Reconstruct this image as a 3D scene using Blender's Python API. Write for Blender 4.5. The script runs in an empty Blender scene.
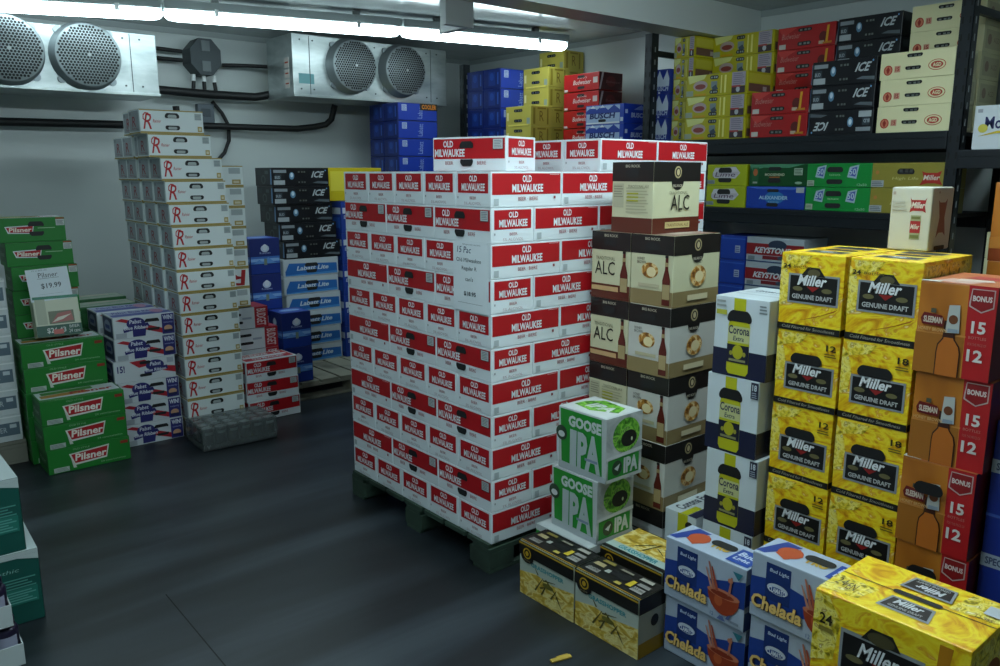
import bpy, bmesh, math, random
from mathutils import Vector, Matrix
random.seed(7)
C = bpy.context.scene.collection
PI = math.pi

# ---------------------------------------------------------------- camera, world, exposure
# room axes: x runs along the back wall (left to right), y runs towards the back wall, z up, metres
sc = bpy.context.scene
cam_data = bpy.data.cameras.new('camera'); cam_data.sensor_width = 36.0
cam_data.lens = 802.3/1000*36; cam_data.clip_start = 0.02; cam_data.clip_end = 60
cam = bpy.data.objects.new('camera', cam_data); C.objects.link(cam)
cam.location = (0, 0, 1.461); cam.rotation_euler = (math.radians(90-11.29), 0, math.radians(-40))
sc.camera = cam
w = bpy.data.worlds.new('world'); sc.world = w; w.use_nodes = True
w.node_tree.nodes['Background'].inputs[0].default_value = (0.02, 0.025, 0.03, 1)
w.node_tree.nodes['Background'].inputs[1].default_value = 0.3
sc.view_settings.view_transform = 'Standard'; sc.view_settings.look = 'None'
sc.view_settings.gamma = 1; sc.view_settings.use_curve_mapping = False
sc.view_settings.exposure = 0.5
TUBE = 8.5        # strength of the fluorescent tubes over the back wall
TUBE_NEAR = 27.0   # strength of the row over the aisle behind the camera
TUBE_COL = (0.75, 0.95, 1.0)

# ---------------------------------------------------------------- materials
def lin(c):
    c = c.lstrip('#'); v = [int(c[i:i+2], 16)/255 for i in (0, 2, 4)]
    return tuple((x/12.92 if x <= .04045 else ((x+.055)/1.055)**2.4) for x in v) + (1,)
MC = {}
def mat(col, rough=.45, metal=0.0, name=None, bump=None, spec=.5):
    key = (col, rough, metal, bump, spec)
    if key in MC: return MC[key]
    m = bpy.data.materials.new(name or 'print_' + col.strip('#')); m.use_nodes = True
    nt = m.node_tree; b = nt.nodes['Principled BSDF']
    b.inputs['Base Color'].default_value = lin(col); b.inputs['Roughness'].default_value = rough
    b.inputs['Metallic'].default_value = metal; b.inputs['Specular IOR Level'].default_value = spec
    if bump:
        tc = nt.nodes.new('ShaderNodeTexCoord'); n = nt.nodes.new('ShaderNodeTexNoise')
        bp = nt.nodes.new('ShaderNodeBump'); n.inputs['Scale'].default_value = bump[0]
        bp.inputs['Strength'].default_value = bump[1]; bp.inputs['Distance'].default_value = bump[2]
        nt.links.new(tc.outputs['Object'], n.inputs['Vector']); nt.links.new(n.outputs[0], bp.inputs['Height'])
        nt.links.new(bp.outputs[0], b.inputs['Normal'])
    MC[key] = m; return m
def ramp_mat(name, stops, scale=(8, 8, 8), detail=3, distort=0.0, rough=.4, metal=0.0, grad=None, bump=0.0):
    """printed or worn surface: noise through a colour ramp; grad=(axis, amount) adds a run along one object axis"""
    if name in MC: return MC[name]
    m = bpy.data.materials.new(name); m.use_nodes = True; nt = m.node_tree; L = nt.links
    b = nt.nodes['Principled BSDF']; b.inputs['Roughness'].default_value = rough; b.inputs['Metallic'].default_value = metal
    tc = nt.nodes.new('ShaderNodeTexCoord'); mp = nt.nodes.new('ShaderNodeMapping'); mp.inputs['Scale'].default_value = scale
    n = nt.nodes.new('ShaderNodeTexNoise'); n.inputs['Scale'].default_value = 1; n.inputs['Detail'].default_value = detail
    n.inputs['Distortion'].default_value = distort
    L.new(tc.outputs['Object'], mp.inputs[0]); L.new(mp.outputs[0], n.inputs['Vector'])
    r = nt.nodes.new('ShaderNodeValToRGB'); e = r.color_ramp.elements
    while len(e) > 1: e.remove(e[-1])
    e[0].position = stops[0][0]; e[0].color = lin(stops[0][1])
    for p, c in stops[1:]: x = e.new(p); x.color = lin(c)
    L.new(n.outputs[0], r.inputs[0])
    L.new(r.outputs[0], b.inputs['Base Color'])
    if bump:
        bp = nt.nodes.new('ShaderNodeBump'); bp.inputs['Strength'].default_value = bump; bp.inputs['Distance'].default_value = .01
        L.new(n.outputs[0], bp.inputs['Height']); L.new(bp.outputs[0], b.inputs['Normal'])
    MC[name] = m; return m
def emit(name, col, s):
    m = bpy.data.materials.new(name); m.use_nodes = True; nt = m.node_tree
    b = nt.nodes['Principled BSDF']; b.inputs['Base Color'].default_value = (.9, .9, .9, 1)
    b.inputs['Emission Color'].default_value = col + (1,); b.inputs['Emission Strength'].default_value = s
    return m
GOLD = ramp_mat('gold_print', [(.28, '#b86a08'), (.40, '#e0a60c'), (.48, '#f0cc14'), (.54, '#f6dc30'), (.62, '#e0a00c'), (.72, '#fff6b0')], (9, 9, 16), 6, 2.2, .38)
GOLDI = ramp_mat('ice_print', [(.35, '#8a7a10'), (.45, '#e8cc30'), (.55, '#f5e67a'), (.62, '#b8981c'), (.7, '#fff8c8')], (46, 46, 46), 4, .6, .4)
WHEAT = ramp_mat('wheat_print', [(.3, '#9a7c28'), (.46, '#cdaa3c'), (.56, '#e6d890'), (.7, '#b8963a')], (22, 22, 40), 5, 1.2, .45)
AMBER = ramp_mat('amber_print', [(.3, '#8a4a10'), (.5, '#b86f20'), (.7, '#d08a34')], (5, 5, 3), 2, .3, .4)
HOPS = ramp_mat('hops_print', [(.3, '#1c4a12'), (.45, '#4f9a26'), (.56, '#8fd04a'), (.64, '#2b6a1a'), (.75, '#c8f08a')], (34, 34, 34), 4, 1.0, .45)
GREY_FOG = ramp_mat('silver_print', [(.35, '#8d9598'), (.6, '#c9cfd0')], (9, 9, 9), 4, .5, .45)
HONEY = ramp_mat('honey_print', [(.35, '#6e4010'), (.5, '#c08838'), (.6, '#e8cf98'), (.7, '#9a6424')], (40, 40, 40), 4, .8, .45)

# ---------------------------------------------------------------- text outlines (built-in font)
TX = {}
def text_shape(s, bold):
    if (s, bold) in TX: return TX[(s, bold)]
    cu = bpy.data.curves.new('lettering', 'FONT'); cu.body = s; cu.resolution_u = 2; cu.offset = bold
    o = bpy.data.objects.new('lettering', cu); C.objects.link(o)
    dg = bpy.context.evaluated_depsgraph_get(); me = bpy.data.meshes.new_from_object(o.evaluated_get(dg))
    vs = [(v.co.x, v.co.y) for v in me.vertices]; fs = [tuple(p.vertices) for p in me.polygons]
    bpy.data.objects.remove(o); bpy.data.meshes.remove(me); bpy.data.curves.remove(cu)
    x0 = min(v[0] for v in vs); x1 = max(v[0] for v in vs); y0 = min(v[1] for v in vs); y1 = max(v[1] for v in vs)
    vs = [((x-x0)/(x1-x0), (y-y0)/(y1-y0)) for x, y in vs]
    TX[(s, bold)] = (vs, fs); return vs, fs

# ---------------------------------------------------------------- meshes
class MB:
    """collects faces with materials and links them as one mesh object"""
    def __init__(s): s.v = []; s.f = []; s.m = []; s.mats = []; s.sm = []
    def mi(s, m):
        if m not in s.mats: s.mats.append(m)
        return s.mats.index(m)
    def add(s, vs, fs, m, smooth=False):
        o = len(s.v); s.v += [tuple(v) for v in vs]; k = s.mi(m)
        for f in fs: s.f.append([i+o for i in f]); s.m.append(k); s.sm.append(smooth)
    def box(s, x0, y0, z0, x1, y1, z1, m, bev=0.0, M=None):
        bm = bmesh.new(); bmesh.ops.create_cube(bm, size=1)
        for v in bm.verts: v.co = Vector(((x0+x1)/2+v.co.x*(x1-x0), (y0+y1)/2+v.co.y*(y1-y0), (z0+z1)/2+v.co.z*(z1-z0)))
        if bev: bmesh.ops.bevel(bm, geom=bm.edges[:], offset=bev, segments=2, affect='EDGES', profile=.6)
        s.bm(bm, m, M=M)
    def bm(s, bm, m, smooth=False, M=None):
        bm.verts.index_update()
        s.add([(M @ v.co if M else v.co) for v in bm.verts], [[v.index for v in f.verts] for f in bm.faces], m, smooth); bm.free()
    def cyl(s, p0, p1, r, m, n=16, r1=None, smooth=True, caps=True):
        p0 = Vector(p0); p1 = Vector(p1); d = (p1-p0).normalized()
        a = d.orthogonal().normalized(); b = d.cross(a); r1 = r if r1 is None else r1
        vs = [p0+(a*math.cos(2*PI*i/n)+b*math.sin(2*PI*i/n))*r for i in range(n)]+[p1+(a*math.cos(2*PI*i/n)+b*math.sin(2*PI*i/n))*r1 for i in range(n)]
        s.add(vs, [[i, (i+1) % n, n+(i+1) % n, n+i] for i in range(n)], m, smooth)
        if caps: s.add(vs, [list(range(n))[::-1], list(range(n, 2*n))], m)
    def lathe(s, prof, m, c=(0, 0, 0), n=16, axis='Z'):
        vs = []; fs = []
        for r, z in prof:
            for i in range(n):
                t = 2*PI*i/n; p = (r*math.cos(t), r*math.sin(t), z)
                if axis == 'Y': p = (r*math.cos(t), z, r*math.sin(t))
                vs.append((p[0]+c[0], p[1]+c[1], p[2]+c[2]))
        for k in range(len(prof)-1):
            for i in range(n): fs.append([k*n+i, k*n+(i+1) % n, (k+1)*n+(i+1) % n, (k+1)*n+i])
        s.add(vs, fs, m, True)
    def path(s, pts, r, m, n=10):
        pts = [Vector(p) for p in pts]; rings = []
        up = Vector((.3, .2, .93))
        for i, p in enumerate(pts):
            d = (pts[min(i+1, len(pts)-1)]-pts[max(i-1, 0)]).normalized()
            a = d.cross(up).normalized(); b = d.cross(a)
            rings.append([p+(a*math.cos(2*PI*j/n)+b*math.sin(2*PI*j/n))*r for j in range(n)])
        vs = [v for g in rings for v in g]
        fs = [[k*n+j, k*n+(j+1) % n, (k+1)*n+(j+1) % n, (k+1)*n+j] for k in range(len(pts)-1) for j in range(n)]
        s.add(vs, fs, m, True); s.add(rings[0]+rings[-1], [list(range(n))[::-1], list(range(n, 2*n))], m)
    def mesh(s, name):
        me = bpy.data.meshes.new(name); me.from_pydata(s.v, [], s.f)
        for m in s.mats: me.materials.append(m)
        for p, k, sm in zip(me.polygons, s.m, s.sm): p.material_index = k; p.use_smooth = sm
        me.update(); return me
    def build(s, name, parent=None):
        o = bpy.data.objects.new(name, s.mesh(name)); C.objects.link(o)
        if parent: o.parent = parent
        return o
def tag(o, label, cat, group=None):
    o['label'] = label; o['category'] = cat
    if group: o['group'] = group
    return o
def empty(name, loc, rz=0):
    o = bpy.data.objects.new(name, None); C.objects.link(o); o.location = loc; o.rotation_euler = (0, 0, rz); o.empty_display_size = .05
    return o
def struct(name, mb, loc=None):
    o = mb.build(name); o['kind'] = 'structure'
    return o

# ---------------------------------------------------------------- carton printing
class Carton:
    def __init__(s, w, d, h, col, bevel=.003, rough=.45):
        s.w, s.d, s.h = w, d, h; s.mb = MB(); s.parts = []
        base = col if not isinstance(col, str) else mat(col, rough)
        s.mb.box(-w/2+.0015, -d/2+.0015, 0, w/2-.0015, d/2-.0015, h-.0008, base, bevel)
        s.on('F')
    def on(s, f):
        w, d, h = s.w-.003, s.d-.003, s.h-.0008
        V = Vector
        fr = {'F': ((-w/2, -d/2, 0), (1, 0, 0), (0, 0, 1), (0, -1, 0), w, h), 'B': ((w/2, d/2, 0), (-1, 0, 0), (0, 0, 1), (0, 1, 0), w, h),
              'L': ((-w/2, d/2, 0), (0, -1, 0), (0, 0, 1), (-1, 0, 0), d, h), 'R': ((w/2, -d/2, 0), (0, 1, 0), (0, 0, 1), (1, 0, 0), d, h),
              'T': ((-w/2, -d/2, h), (1, 0, 0), (0, 1, 0), (0, 0, 1), w, d)}[f]
        s.O, s.U, s.Vv, s.N = V(fr[0]), V(fr[1]), V(fr[2]), V(fr[3]); s.fw, s.fh = fr[4], fr[5]; s.k = 1
        return s
    def P(s, u, v, l): return s.O+s.U*(u*s.fw)+s.Vv*(v*s.fh)+s.N*(.00035*l)
    def m(s, c): return mat(c) if isinstance(c, str) else c
    def p(s, pts, c, mb=None, l=None):
        if l is None: s.k += 1; l = s.k
        (mb or s.mb).add([s.P(u, v, l) for u, v in pts], [list(range(len(pts)))], s.m(c)); return s
    def r(s, u0, v0, u1, v1, c): return s.p([(u0, v0), (u1, v0), (u1, v1), (u0, v1)], c)
    def e(s, cu, cv, ru, rv, c, n=20): return s.p([(cu+ru*math.cos(2*PI*i/n), cv+rv*math.sin(2*PI*i/n)) for i in range(n)], c)
    def t(s, txt, u0, v0, u1, v1, c, shear=0.0, bold=.0, rot=0):
        vs, fs = text_shape(txt, bold); s.k += 1
        W = (u1-u0)*s.fw; H = (v1-v0)*s.fh; out = []
        for x, y in vs:
            if rot == 90: x, y = 1-y, x
            elif rot == -90: x, y = y, 1-x
            elif rot == 180: x, y = 1-x, 1-y
            X = x*W + shear*(y-.5)*H
            out.append(s.O+s.U*(u0*s.fw+X)+s.Vv*(v0*s.fh+y*H)+s.N*(.00035*s.k))
        s.mb.add(out, fs, s.m(c)); return s
    def lines(s, u0, v0, u1, v1, n, c):
        for i in range(n):
            a = v0+(v1-v0)*(i+.2)/n; b = v0+(v1-v0)*(i+.65)/n
            s.r(u0, a, u1-(u1-u0)*.15*((i*7) % 3)/2, b, c); s.k -= 1
        return s
    def slot(s, cu, cv, w, h, kind='dark', arc=0.0, name='handle_slot'):
        """carry slot as a part: dark opening with a raised flap edge, can ends glinting inside"""
        mb = MB(); l = s.k+3; n = 8; asp = s.fw/s.fh
        def pill(w, h, dv=0.0, arc=arc):
            pts = []; ru = min(h/asp/2, w/2)
            for sgn, a0 in ((1, -90), (-1, 90)):
                for i in range(n+1):
                    t = math.radians(a0+180*i/n); pts.append((cu+sgn*(w/2-ru)+ru*math.cos(t), cv+dv+h/2*math.sin(t)))
            return [(u, v-arc*((u-cu)/(w/2))**2*h) for u, v in pts]
        slot_shade = {'flap': '#101414', 'dark': '#1a1c1d', 'black': '#0c0c0e', 'glint': '#1a1c1d', 'white': '#1c2022'}[kind]
        s.p(pill(w, h), mat(slot_shade, .6), mb, l)  # no recess cut: shade of the carry hole is put into this flat fill
        if kind == 'flap': s.p([(u, v+h*(.16 if cv > .5 else .06)*-1) for u, v in pill(w*.62, h*.6)], mat('#a9b2b0', .5), mb, l+2)
        if kind in ('glint', 'white'):
            g = mat('#8a8f8a', .3, 1.0)  # flat metal patches painted in as glints of the cans behind
            for i in (-.55, .1, .6):
                s.p([(cu+i*w/2-w*.09, cv-h*.28), (cu+i*w/2+w*.09, cv-h*.28), (cu+i*w/2+w*.09, cv+h*.22), (cu+i*w/2-w*.09, cv+h*.22)], g, mb, l+2)
        s.parts.append((name, mb.mesh(name))); return s
    def copyface(s, a, b): pass
    def make(s, name='beer_carton'):
        s.me = s.mb.mesh(name); s.name = name; return s
def put(k, x, y, z, face='y', rz=0.0, label='', group=None, cat='box', tilt=None):
    """carton standing at its front-left corner (x, y); face 'y' looks to the near wall, 'x' looks to the left wall"""
    if face == 'y': c = Vector((x+k.w/2, y+k.d/2, z)); r = 0
    else: c = Vector((x+k.d/2, y-k.w/2, z)); r = -PI/2
    o = bpy.data.objects.new(k.name, k.me); C.objects.link(o); o.location = c
    o.rotation_euler = (0, 0, r+math.radians(rz))
    if tilt: o.rotation_euler = tilt
    for n, me in k.parts:
        p = bpy.data.objects.new(n, me); C.objects.link(p); p.parent = o
    tag(o, label, cat, group); return o
ORD = ['topmost', 'second from top', 'third from top', 'fourth from top', 'fifth from top', 'sixth from top', 'seventh from top', 'eighth from top',
       'ninth from top', 'tenth from top', 'eleventh from top', 'twelfth from top', 'thirteenth from top', 'fourteenth from top']
NTH = ['first', 'second', 'third', 'fourth', 'fifth', 'sixth', 'seventh', 'eighth', 'ninth', 'tenth', 'eleventh']
def stack(k, x, y, z, n, face, desc, where, group, off=None, h=None, rz=.5, hidden=()):
    """n cartons from the bottom up; the label counts from the top"""
    h = h or (k[0].h if isinstance(k, list) else k.h)
    for i in range(n):
        q = k[i] if isinstance(k, list) else k
        dx, dy = off[i] if off else (0, 0)
        rank = ORD[n-1-i] if i else ('bottom one' if n > 1 else '')
        put(q, x+dx, y+dy, z+i*h, face, random.uniform(-rz, rz), f"{desc}, {rank} {where}" if n > 1 else f"{desc} {where}", group)

# ---------------------------------------------------------------- room shell
WX0, WX1, WY0, WY1, ZC = -1.3, 4.8, -1.8, 6.15, 2.48
floor_m = ramp_mat('floor_paint', [(.34, '#13171a'), (.46, '#1d2327'), (.56, '#293036'), (.66, '#363e44')], (.45, 4.2, 1), 5, .5, .40, bump=.05)
m = MB(); m.box(WX0, WY0, -.05, WX1, WY1, 0, floor_m); struct('floor', m)
wall_m = bpy.data.materials.new('wall_panel'); wall_m.use_nodes = True; nt = wall_m.node_tree
b = nt.nodes['Principled BSDF']; b.inputs['Base Color'].default_value = lin('#c4cccb'); b.inputs['Roughness'].default_value = .28
tc = nt.nodes.new('ShaderNodeTexCoord'); mp = nt.nodes.new('ShaderNodeMapping'); mp.inputs['Scale'].default_value = (.25, .25, 3.5)
nz = nt.nodes.new('ShaderNodeTexNoise'); nz.inputs['Scale'].default_value = 1; nz.inputs['Detail'].default_value = 1
bp = nt.nodes.new('ShaderNodeBump'); bp.inputs['Strength'].default_value = .6; bp.inputs['Distance'].default_value = .04
nt.links.new(tc.outputs['Object'], mp.inputs[0]); nt.links.new(mp.outputs[0], nz.inputs['Vector'])
nt.links.new(nz.outputs[0], bp.inputs['Height']); nt.links.new(bp.outputs[0], b.inputs['Normal'])
ceil_m = bpy.data.materials.new('ceiling_panel'); ceil_m.use_nodes = True; nt = ceil_m.node_tree
b = nt.nodes['Principled BSDF']; b.inputs['Base Color'].default_value = lin('#b4bcbd'); b.inputs['Roughness'].default_value = .16
tc = nt.nodes.new('ShaderNodeTexCoord'); mp = nt.nodes.new('ShaderNodeMapping'); mp.inputs['Scale'].default_value = (1.4, 3.0, 1)
nz = nt.nodes.new('ShaderNodeTexNoise'); nz.inputs['Scale'].default_value = 1.5; nz.inputs['Detail'].default_value = 2
bp = nt.nodes.new('ShaderNodeBump'); bp.inputs['Strength'].default_value = .25; bp.inputs['Distance'].default_value = .02
nt.links.new(tc.outputs['Object'], mp.inputs[0]); nt.links.new(mp.outputs[0], nz.inputs['Vector'])
nt.links.new(nz.outputs[0], bp.inputs['Height']); nt.links.new(bp.outputs[0], b.inputs['Normal'])
m = MB(); m.box(WX0-.1, WY1, 0, WX1+.1, WY1+.1, ZC, wall_m); struct('wall_back', m)
m = MB(); m.box(WX1, WY0, 0, WX1+.1, WY1, ZC, wall_m); struct('wall_right', m)
m = MB(); m.box(WX0-.1, WY0, 0, WX0, WY1, ZC, wall_m); struct('wall_left', m)
m = MB(); m.box(WX0-.1, WY0-.1, 0, WX1+.1, WY0, ZC, wall_m); struct('wall_front', m)
m = MB(); m.box(WX0-.1, WY0-.1, ZC, WX1+.1, WY1+.1, ZC+.08, ceil_m); struct('ceiling', m)
m = MB(); m.box(2.42, 3.10, 2.285, WX1-.002, 3.3, ZC-.001, mat('#c3cac8', .4, name='beam_cover')); struct('trim_1', m)   # boxed ceiling beam
m = MB(); m.box(2.99, 3.90, 2.285, 3.04, 4.12, ZC-.001, mat('#dde4e4', .4)); m.box(2.84, 3.86, 2.285, 3.04, 3.90, ZC-.001, mat('#dde4e4', .4)); struct('trim_2', m)
m = MB(); m.box(WX0+.001, WY1-.012, 2.44, WX1-.001, WY1-.001, ZC-.001, mat('#9aa3a3', .4)); struct('trim_3', m)
m = MB(); m.box(WX1-.012, WY0, 2.44, WX1-.001, WY1-.013, ZC-.001, mat('#9aa3a3', .4)); struct('trim_4', m)
m = MB(); m.add([(.762, 1.2, .0008), (.767, 1.2, .0008), (.768, 2.75, .0008), (.764, 2.75, .0008)], [[0, 1, 2, 3]], mat('#0c0e0f', .7)); struct('trim_5', m)  # joint in the floor

# ---------------------------------------------------------------- fluorescent fixtures
EM = emit('tube_glow', TUBE_COL, TUBE); EMN = emit('tube_glow_near', TUBE_COL, TUBE_NEAR)
def fixture(p0, p1, em, label):
    p0 = Vector((p0[0], p0[1], 0)); p1 = Vector((p1[0], p1[1], 0)); L = (p1-p0).length-.012; a = math.atan2(p1.y-p0.y, p1.x-p0.x)
    c = (p0+p1)/2; t = empty('fluorescent_fixture', (c.x, c.y, 2.32), a); tag(t, label, 'ceiling light', 'fluorescent ceiling lights')
    m = MB(); hs = L/2; prof = [(math.cos(q)*.058, .05+math.sin(q)*.038) for q in [PI+PI*i/10 for i in range(11)]]
    rings = []
    for s_, k in ((-hs, .45), (-hs+.02, .85), (-hs+.06, 1), (hs-.06, 1), (hs-.02, .85), (hs, .45)):
        rings.append([(s_, y*k, .055+(z-.055)*k) for y, z in prof+[(.058, .07), (-.058, .07)]])
    n = len(rings[0]); vs = [v for r in rings for v in r]
    fs = [[k*n+i, k*n+(i+1) % n, (k+1)*n+(i+1) % n, (k+1)*n+i] for k in range(len(rings)-1) for i in range(n)]+[list(range(n))[::-1], [5*n+i for i in range(n)]]
    m.add(vs, fs, em, True); m.build('diffuser', t)
    m = MB(); m.box(-hs, -.055, .072, hs, .055, .125, mat('#8f9898', .5), .006); m.build('housing', t)
    for s_ in (-hs*.6, hs*.6):
        m = MB(); m.box(s_-.02, -.02, .125, s_+.02, .02, .159, mat('#6e7474', .4, .6)); m.build('mounting_bracket', t)
        m = MB(); m.box(s_-.012, -.068, .045, s_+.012, -.058, .085, mat('#c8cccc', .3, .8), .002); m.build('clip', t)
    return t
fixture((.60, 5.498), (1.678, 5.055), EM, 'leftmost of the three lit fluorescent lights over the back wall')
fixture((1.678, 5.055), (3.066, 4.674), EM, 'middle lit fluorescent light, above the junction box and right cooling unit')
fixture((3.066, 4.674), (4.344, 4.424), EM, 'rightmost lit fluorescent light, ending above the far shelves')
fixture((-.62, 1.46), (.70, 1.38), EMN, 'fluorescent light over the aisle at left above the frame')
fixture((.75, 1.38), (2.03, 1.30), EMN, 'fluorescent light over the aisle behind the photographer')
fixture((2.05, 1.30), (3.35, 1.22), EMN, 'fluorescent light over the near right stacks above the frame')

# ---------------------------------------------------------------- evaporator (cooling) units
ALU = ramp_mat('embossed_aluminium', [(.3, '#8a9496'), (.5, '#a9b2b2'), (.7, '#c2caca')], (3, 3, 9), 5, .4, .34, .75, bump=.12)
GUARD = mat('#868f92', .42, .6, name='fan_guard_steel')
def evaporator(x0, x1, yf, z0, z1, fans, r, label, stickers):
    t = empty('evaporator_unit', ((x0+x1)/2, yf+.25, z0)); tag(t, label, 'cooling unit', 'ceiling cooling units')
    T = Matrix.Translation(-Vector(((x0+x1)/2, yf+.25, z0)))
    m = MB(); m.box(x0, yf, z0, x1, yf+.42, z1, ALU, .006, M=T); m.build('housing', t)
    for xs in (x0+.13, x1-.16):
        m = MB(); m.box(xs, yf-.003, z0+.014, xs+.004, yf+.001, z1-.01, mat('#5b6366', .5, .5), M=T); m.build('panel_seam', t)
    for xs in (x0+.06, x0+.16, x1-.1, x1-.2, (x0+x1)/2):
        for zs in (z0+.05, z1-.04):
            m = MB(); m.cyl(T @ Vector((xs, yf-.004, zs)), T @ Vector((xs, yf, zs)), .006, mat('#4a5052', .4, .8), 8); m.build('screw', t)
    m = MB(); m.box(x0-.004, yf-.012, z0-.006, x1+.004, yf+.43, z0+.012, ALU, .003, M=T); m.build('drip_pan', t)
    for fx, fz in fans:
        m = MB(); c = T @ Vector((fx, yf, fz))
        m.lathe([(r*1.08, .0), (r*1.07, -.012), (r*1.02, -.02), (r*1.0, -.075), (r*.96, -.085)], GUARD, c, 40, 'Y')
        for k in range(4):
            a = PI/4+k*PI/2; v = Vector((math.cos(a), 0, math.sin(a)))*r*1.07
            m.cyl(c+v+Vector((0, -.012, 0)), c+v, .024, GUARD, 12)
        f = m.build('fan_shroud', t)
        m = MB(); n = 48
        m.lathe([(r*.97, -.084), (r*.7, -.094), (r*.3, -.1), (.001, -.102)], GUARD, c, n, 'Y')
        hole = mat('#15181a', .8); s_ = .0185
        for i in range(-14, 15):
            for j in range(-14, 15):
                hx = (i+.5*(j % 2))*s_; hz = j*s_*.866
                rr = math.hypot(hx, hz)
                if rr < r*.9:
                    yy = -.086-.016*(1-(rr/(r*.97))**1.6)-.0022
                    m.add([(c.x+hx+.0078*math.cos(PI*q/3), c.y+yy, c.z+hz+.0078*math.sin(PI*q/3)) for q in range(6)], [list(range(6))], hole)
        m.cyl(c+Vector((0, -.108, 0)), c+Vector((0, -.1, 0)), .010, mat('#a0a6a6', .35, .9), 12)
        m.build('fan_guard', f)
    for (sx, sz, sw, sh, side, col) in stickers:
        m = MB()
        if side == 'F': m.box(sx, yf-.0015, sz, sx+sw, yf+.0005, sz+sh, mat(col, .5), M=T)
        else:
            m.box(x0-.0015, yf+sx, sz, x0+.0005, yf+sx+sw, sz+sh, mat('#c8c4be', .5), M=T)
            m.box(x0-.0025, yf+sx+.01, sz+sh*.45, x0-.0012, yf+sx+sw-.01, sz+sh*.6, mat(col, .5), M=T)
        m.build('sticker', t)
evaporator(.30, 1.766, 5.5, 1.945, 2.318, [(.93, 2.15), (1.345, 2.15)], .185, 'left grey metal cooling unit with two fans above the green cartons',
           [(1.36, 2.2, .05, .02, 'F', '#8d9698')])
evaporator(2.697, 4.046, 5.5, 2.003, 2.43, [(3.155, 2.235), (3.60, 2.235)], .185, 'right grey metal cooling unit with two fans and stickers on its end',
           [(2.74, 2.09, .12, .07, 'F', '#5c8f94'), (.06, 2.20, .07, .07, 'L', '#b3462c'), (.06, 2.13, .07, .06, 'L', '#b3462c'), (.06, 2.06, .07, .06, 'L', '#b3462c')])

# ---------------------------------------------------------------- junction box, insulated pipes and cables on the back wall
PIPE = mat('#101214', .55, name='pipe_insulation', bump=(18, .4, .01))
t = empty('junction_box', (2.263, 6.15, 2.278)); tag(t, 'grey round-cornered junction box with three cable glands on the back wall', 'electrical box')
m = MB(); n = 8; m.add([(.118*math.cos(PI/8+PI*i/4), y, .135*math.sin(PI/8+PI*i/4)) for y in (-.17, -.001) for i in range(n)],
    [[i, (i+1) % n, n+(i+1) % n, n+i] for i in range(n)]+[list(range(n))[::-1], list(range(n, 2*n))], mat('#3c4448', .5, .3)); m.build('box_body', t)
m = MB(); m.box(-.03, -.175, .04, .03, -.17, .11, mat('#5d676a', .4)); m.build('cover_label', t)
m = MB(); m.box(-.03, -.175, -.10, .03, -.17, -.03, mat('#5d676a', .4)); m.build('cover_label', t)
for dx in (-.075, 0, .075):
    m = MB(); m.cyl((dx, -.1, -.165), (dx, -.1, -.12), .015, mat('#e8ecec', .3)); m.build('cable_gland', t)
def pipe(pts, r, label, cat='pipe', name='insulated_pipe', grp=None):
    m = MB(); m.path(pts, r, PIPE); tag(m.build(name), label, cat, grp)
pipe([(1.9, 6.0, 2.03), (2.3, 6.0, 2.02), (2.62, 5.99, 2.02), (2.72, 5.95, 2.04)], .03, 'thick black pipe running between the two cooling units')
pipe([(2.05, 6.06, 1.93), (2.06, 6.06, 1.81), (2.12, 6.06, 1.80), (2.5, 6.05, 1.80), (2.95, 6.0, 1.80), (3.1, 5.98, 1.82), (3.18, 5.95, 1.84), (3.22, 5.93, 1.88), (3.24, 5.9, 1.99)], .024, 'black drain pipe bending up into the right cooling unit')
pipe([(-.4, 6.0, 1.775), (.8, 6.0, 1.775), (1.74, 6.0, 1.785)], .026, 'black pipe along the wall under the left cooling unit')
pipe([(.86, 5.93, 1.94), (.87, 5.93, 1.84), (.87, 5.97, 1.80)], .03, 'black pipe elbow dropping under the left cooling unit')
for dx, nm in ((-.075, 'left'), (0, 'middle'), (.075, 'right')):
    pipe([(2.263+dx, 6.05, 2.112), (2.263+dx*1.1, 6.05, 2.045)], .014, f'{nm} short black cable dropping out of the junction box', 'cable', 'power_cable')
pipe([(2.33, 6.1, 1.98), (2.40, 6.1, 1.90), (2.445, 6.1, 1.81), (2.44, 6.1, 1.70), (2.40, 6.1, 1.61), (2.34, 6.1, 1.55), (2.3, 6.1, 1.52)], .014, 'thin black cable curving down the wall beside the white cartons', 'cable', 'power_cable')
pipe([(1.77, 6.05, 2.32), (2.12, 6.06, 2.31)], .014, 'upper black cable from left cooling unit to junction box', 'cable', 'power_cable')
pipe([(1.77, 6.05, 2.25), (2.12, 6.06, 2.25)], .014, 'lower black cable from left cooling unit to junction box', 'cable', 'power_cable')
pipe([(2.41, 6.06, 2.24), (2.6, 6.05, 2.25), (2.71, 5.93, 2.24)], .014, 'black cable from junction box to right cooling unit', 'cable', 'power_cable')
t = empty('outlet_box', (2.279, 6.15, 1.89)); tag(t, 'small grey outlet box under the thick black pipe', 'electrical box')
m = MB(); m.box(-.06, -.06, -.07, .06, -.001, .07, mat('#59626a', .5, .3), .006); m.build('box_body', t)
m = MB(); m.box(-.035, -.066, -.02, .03, -.06, .035, mat('#39424a', .4), .002); m.build('cover_plate', t)

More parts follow.
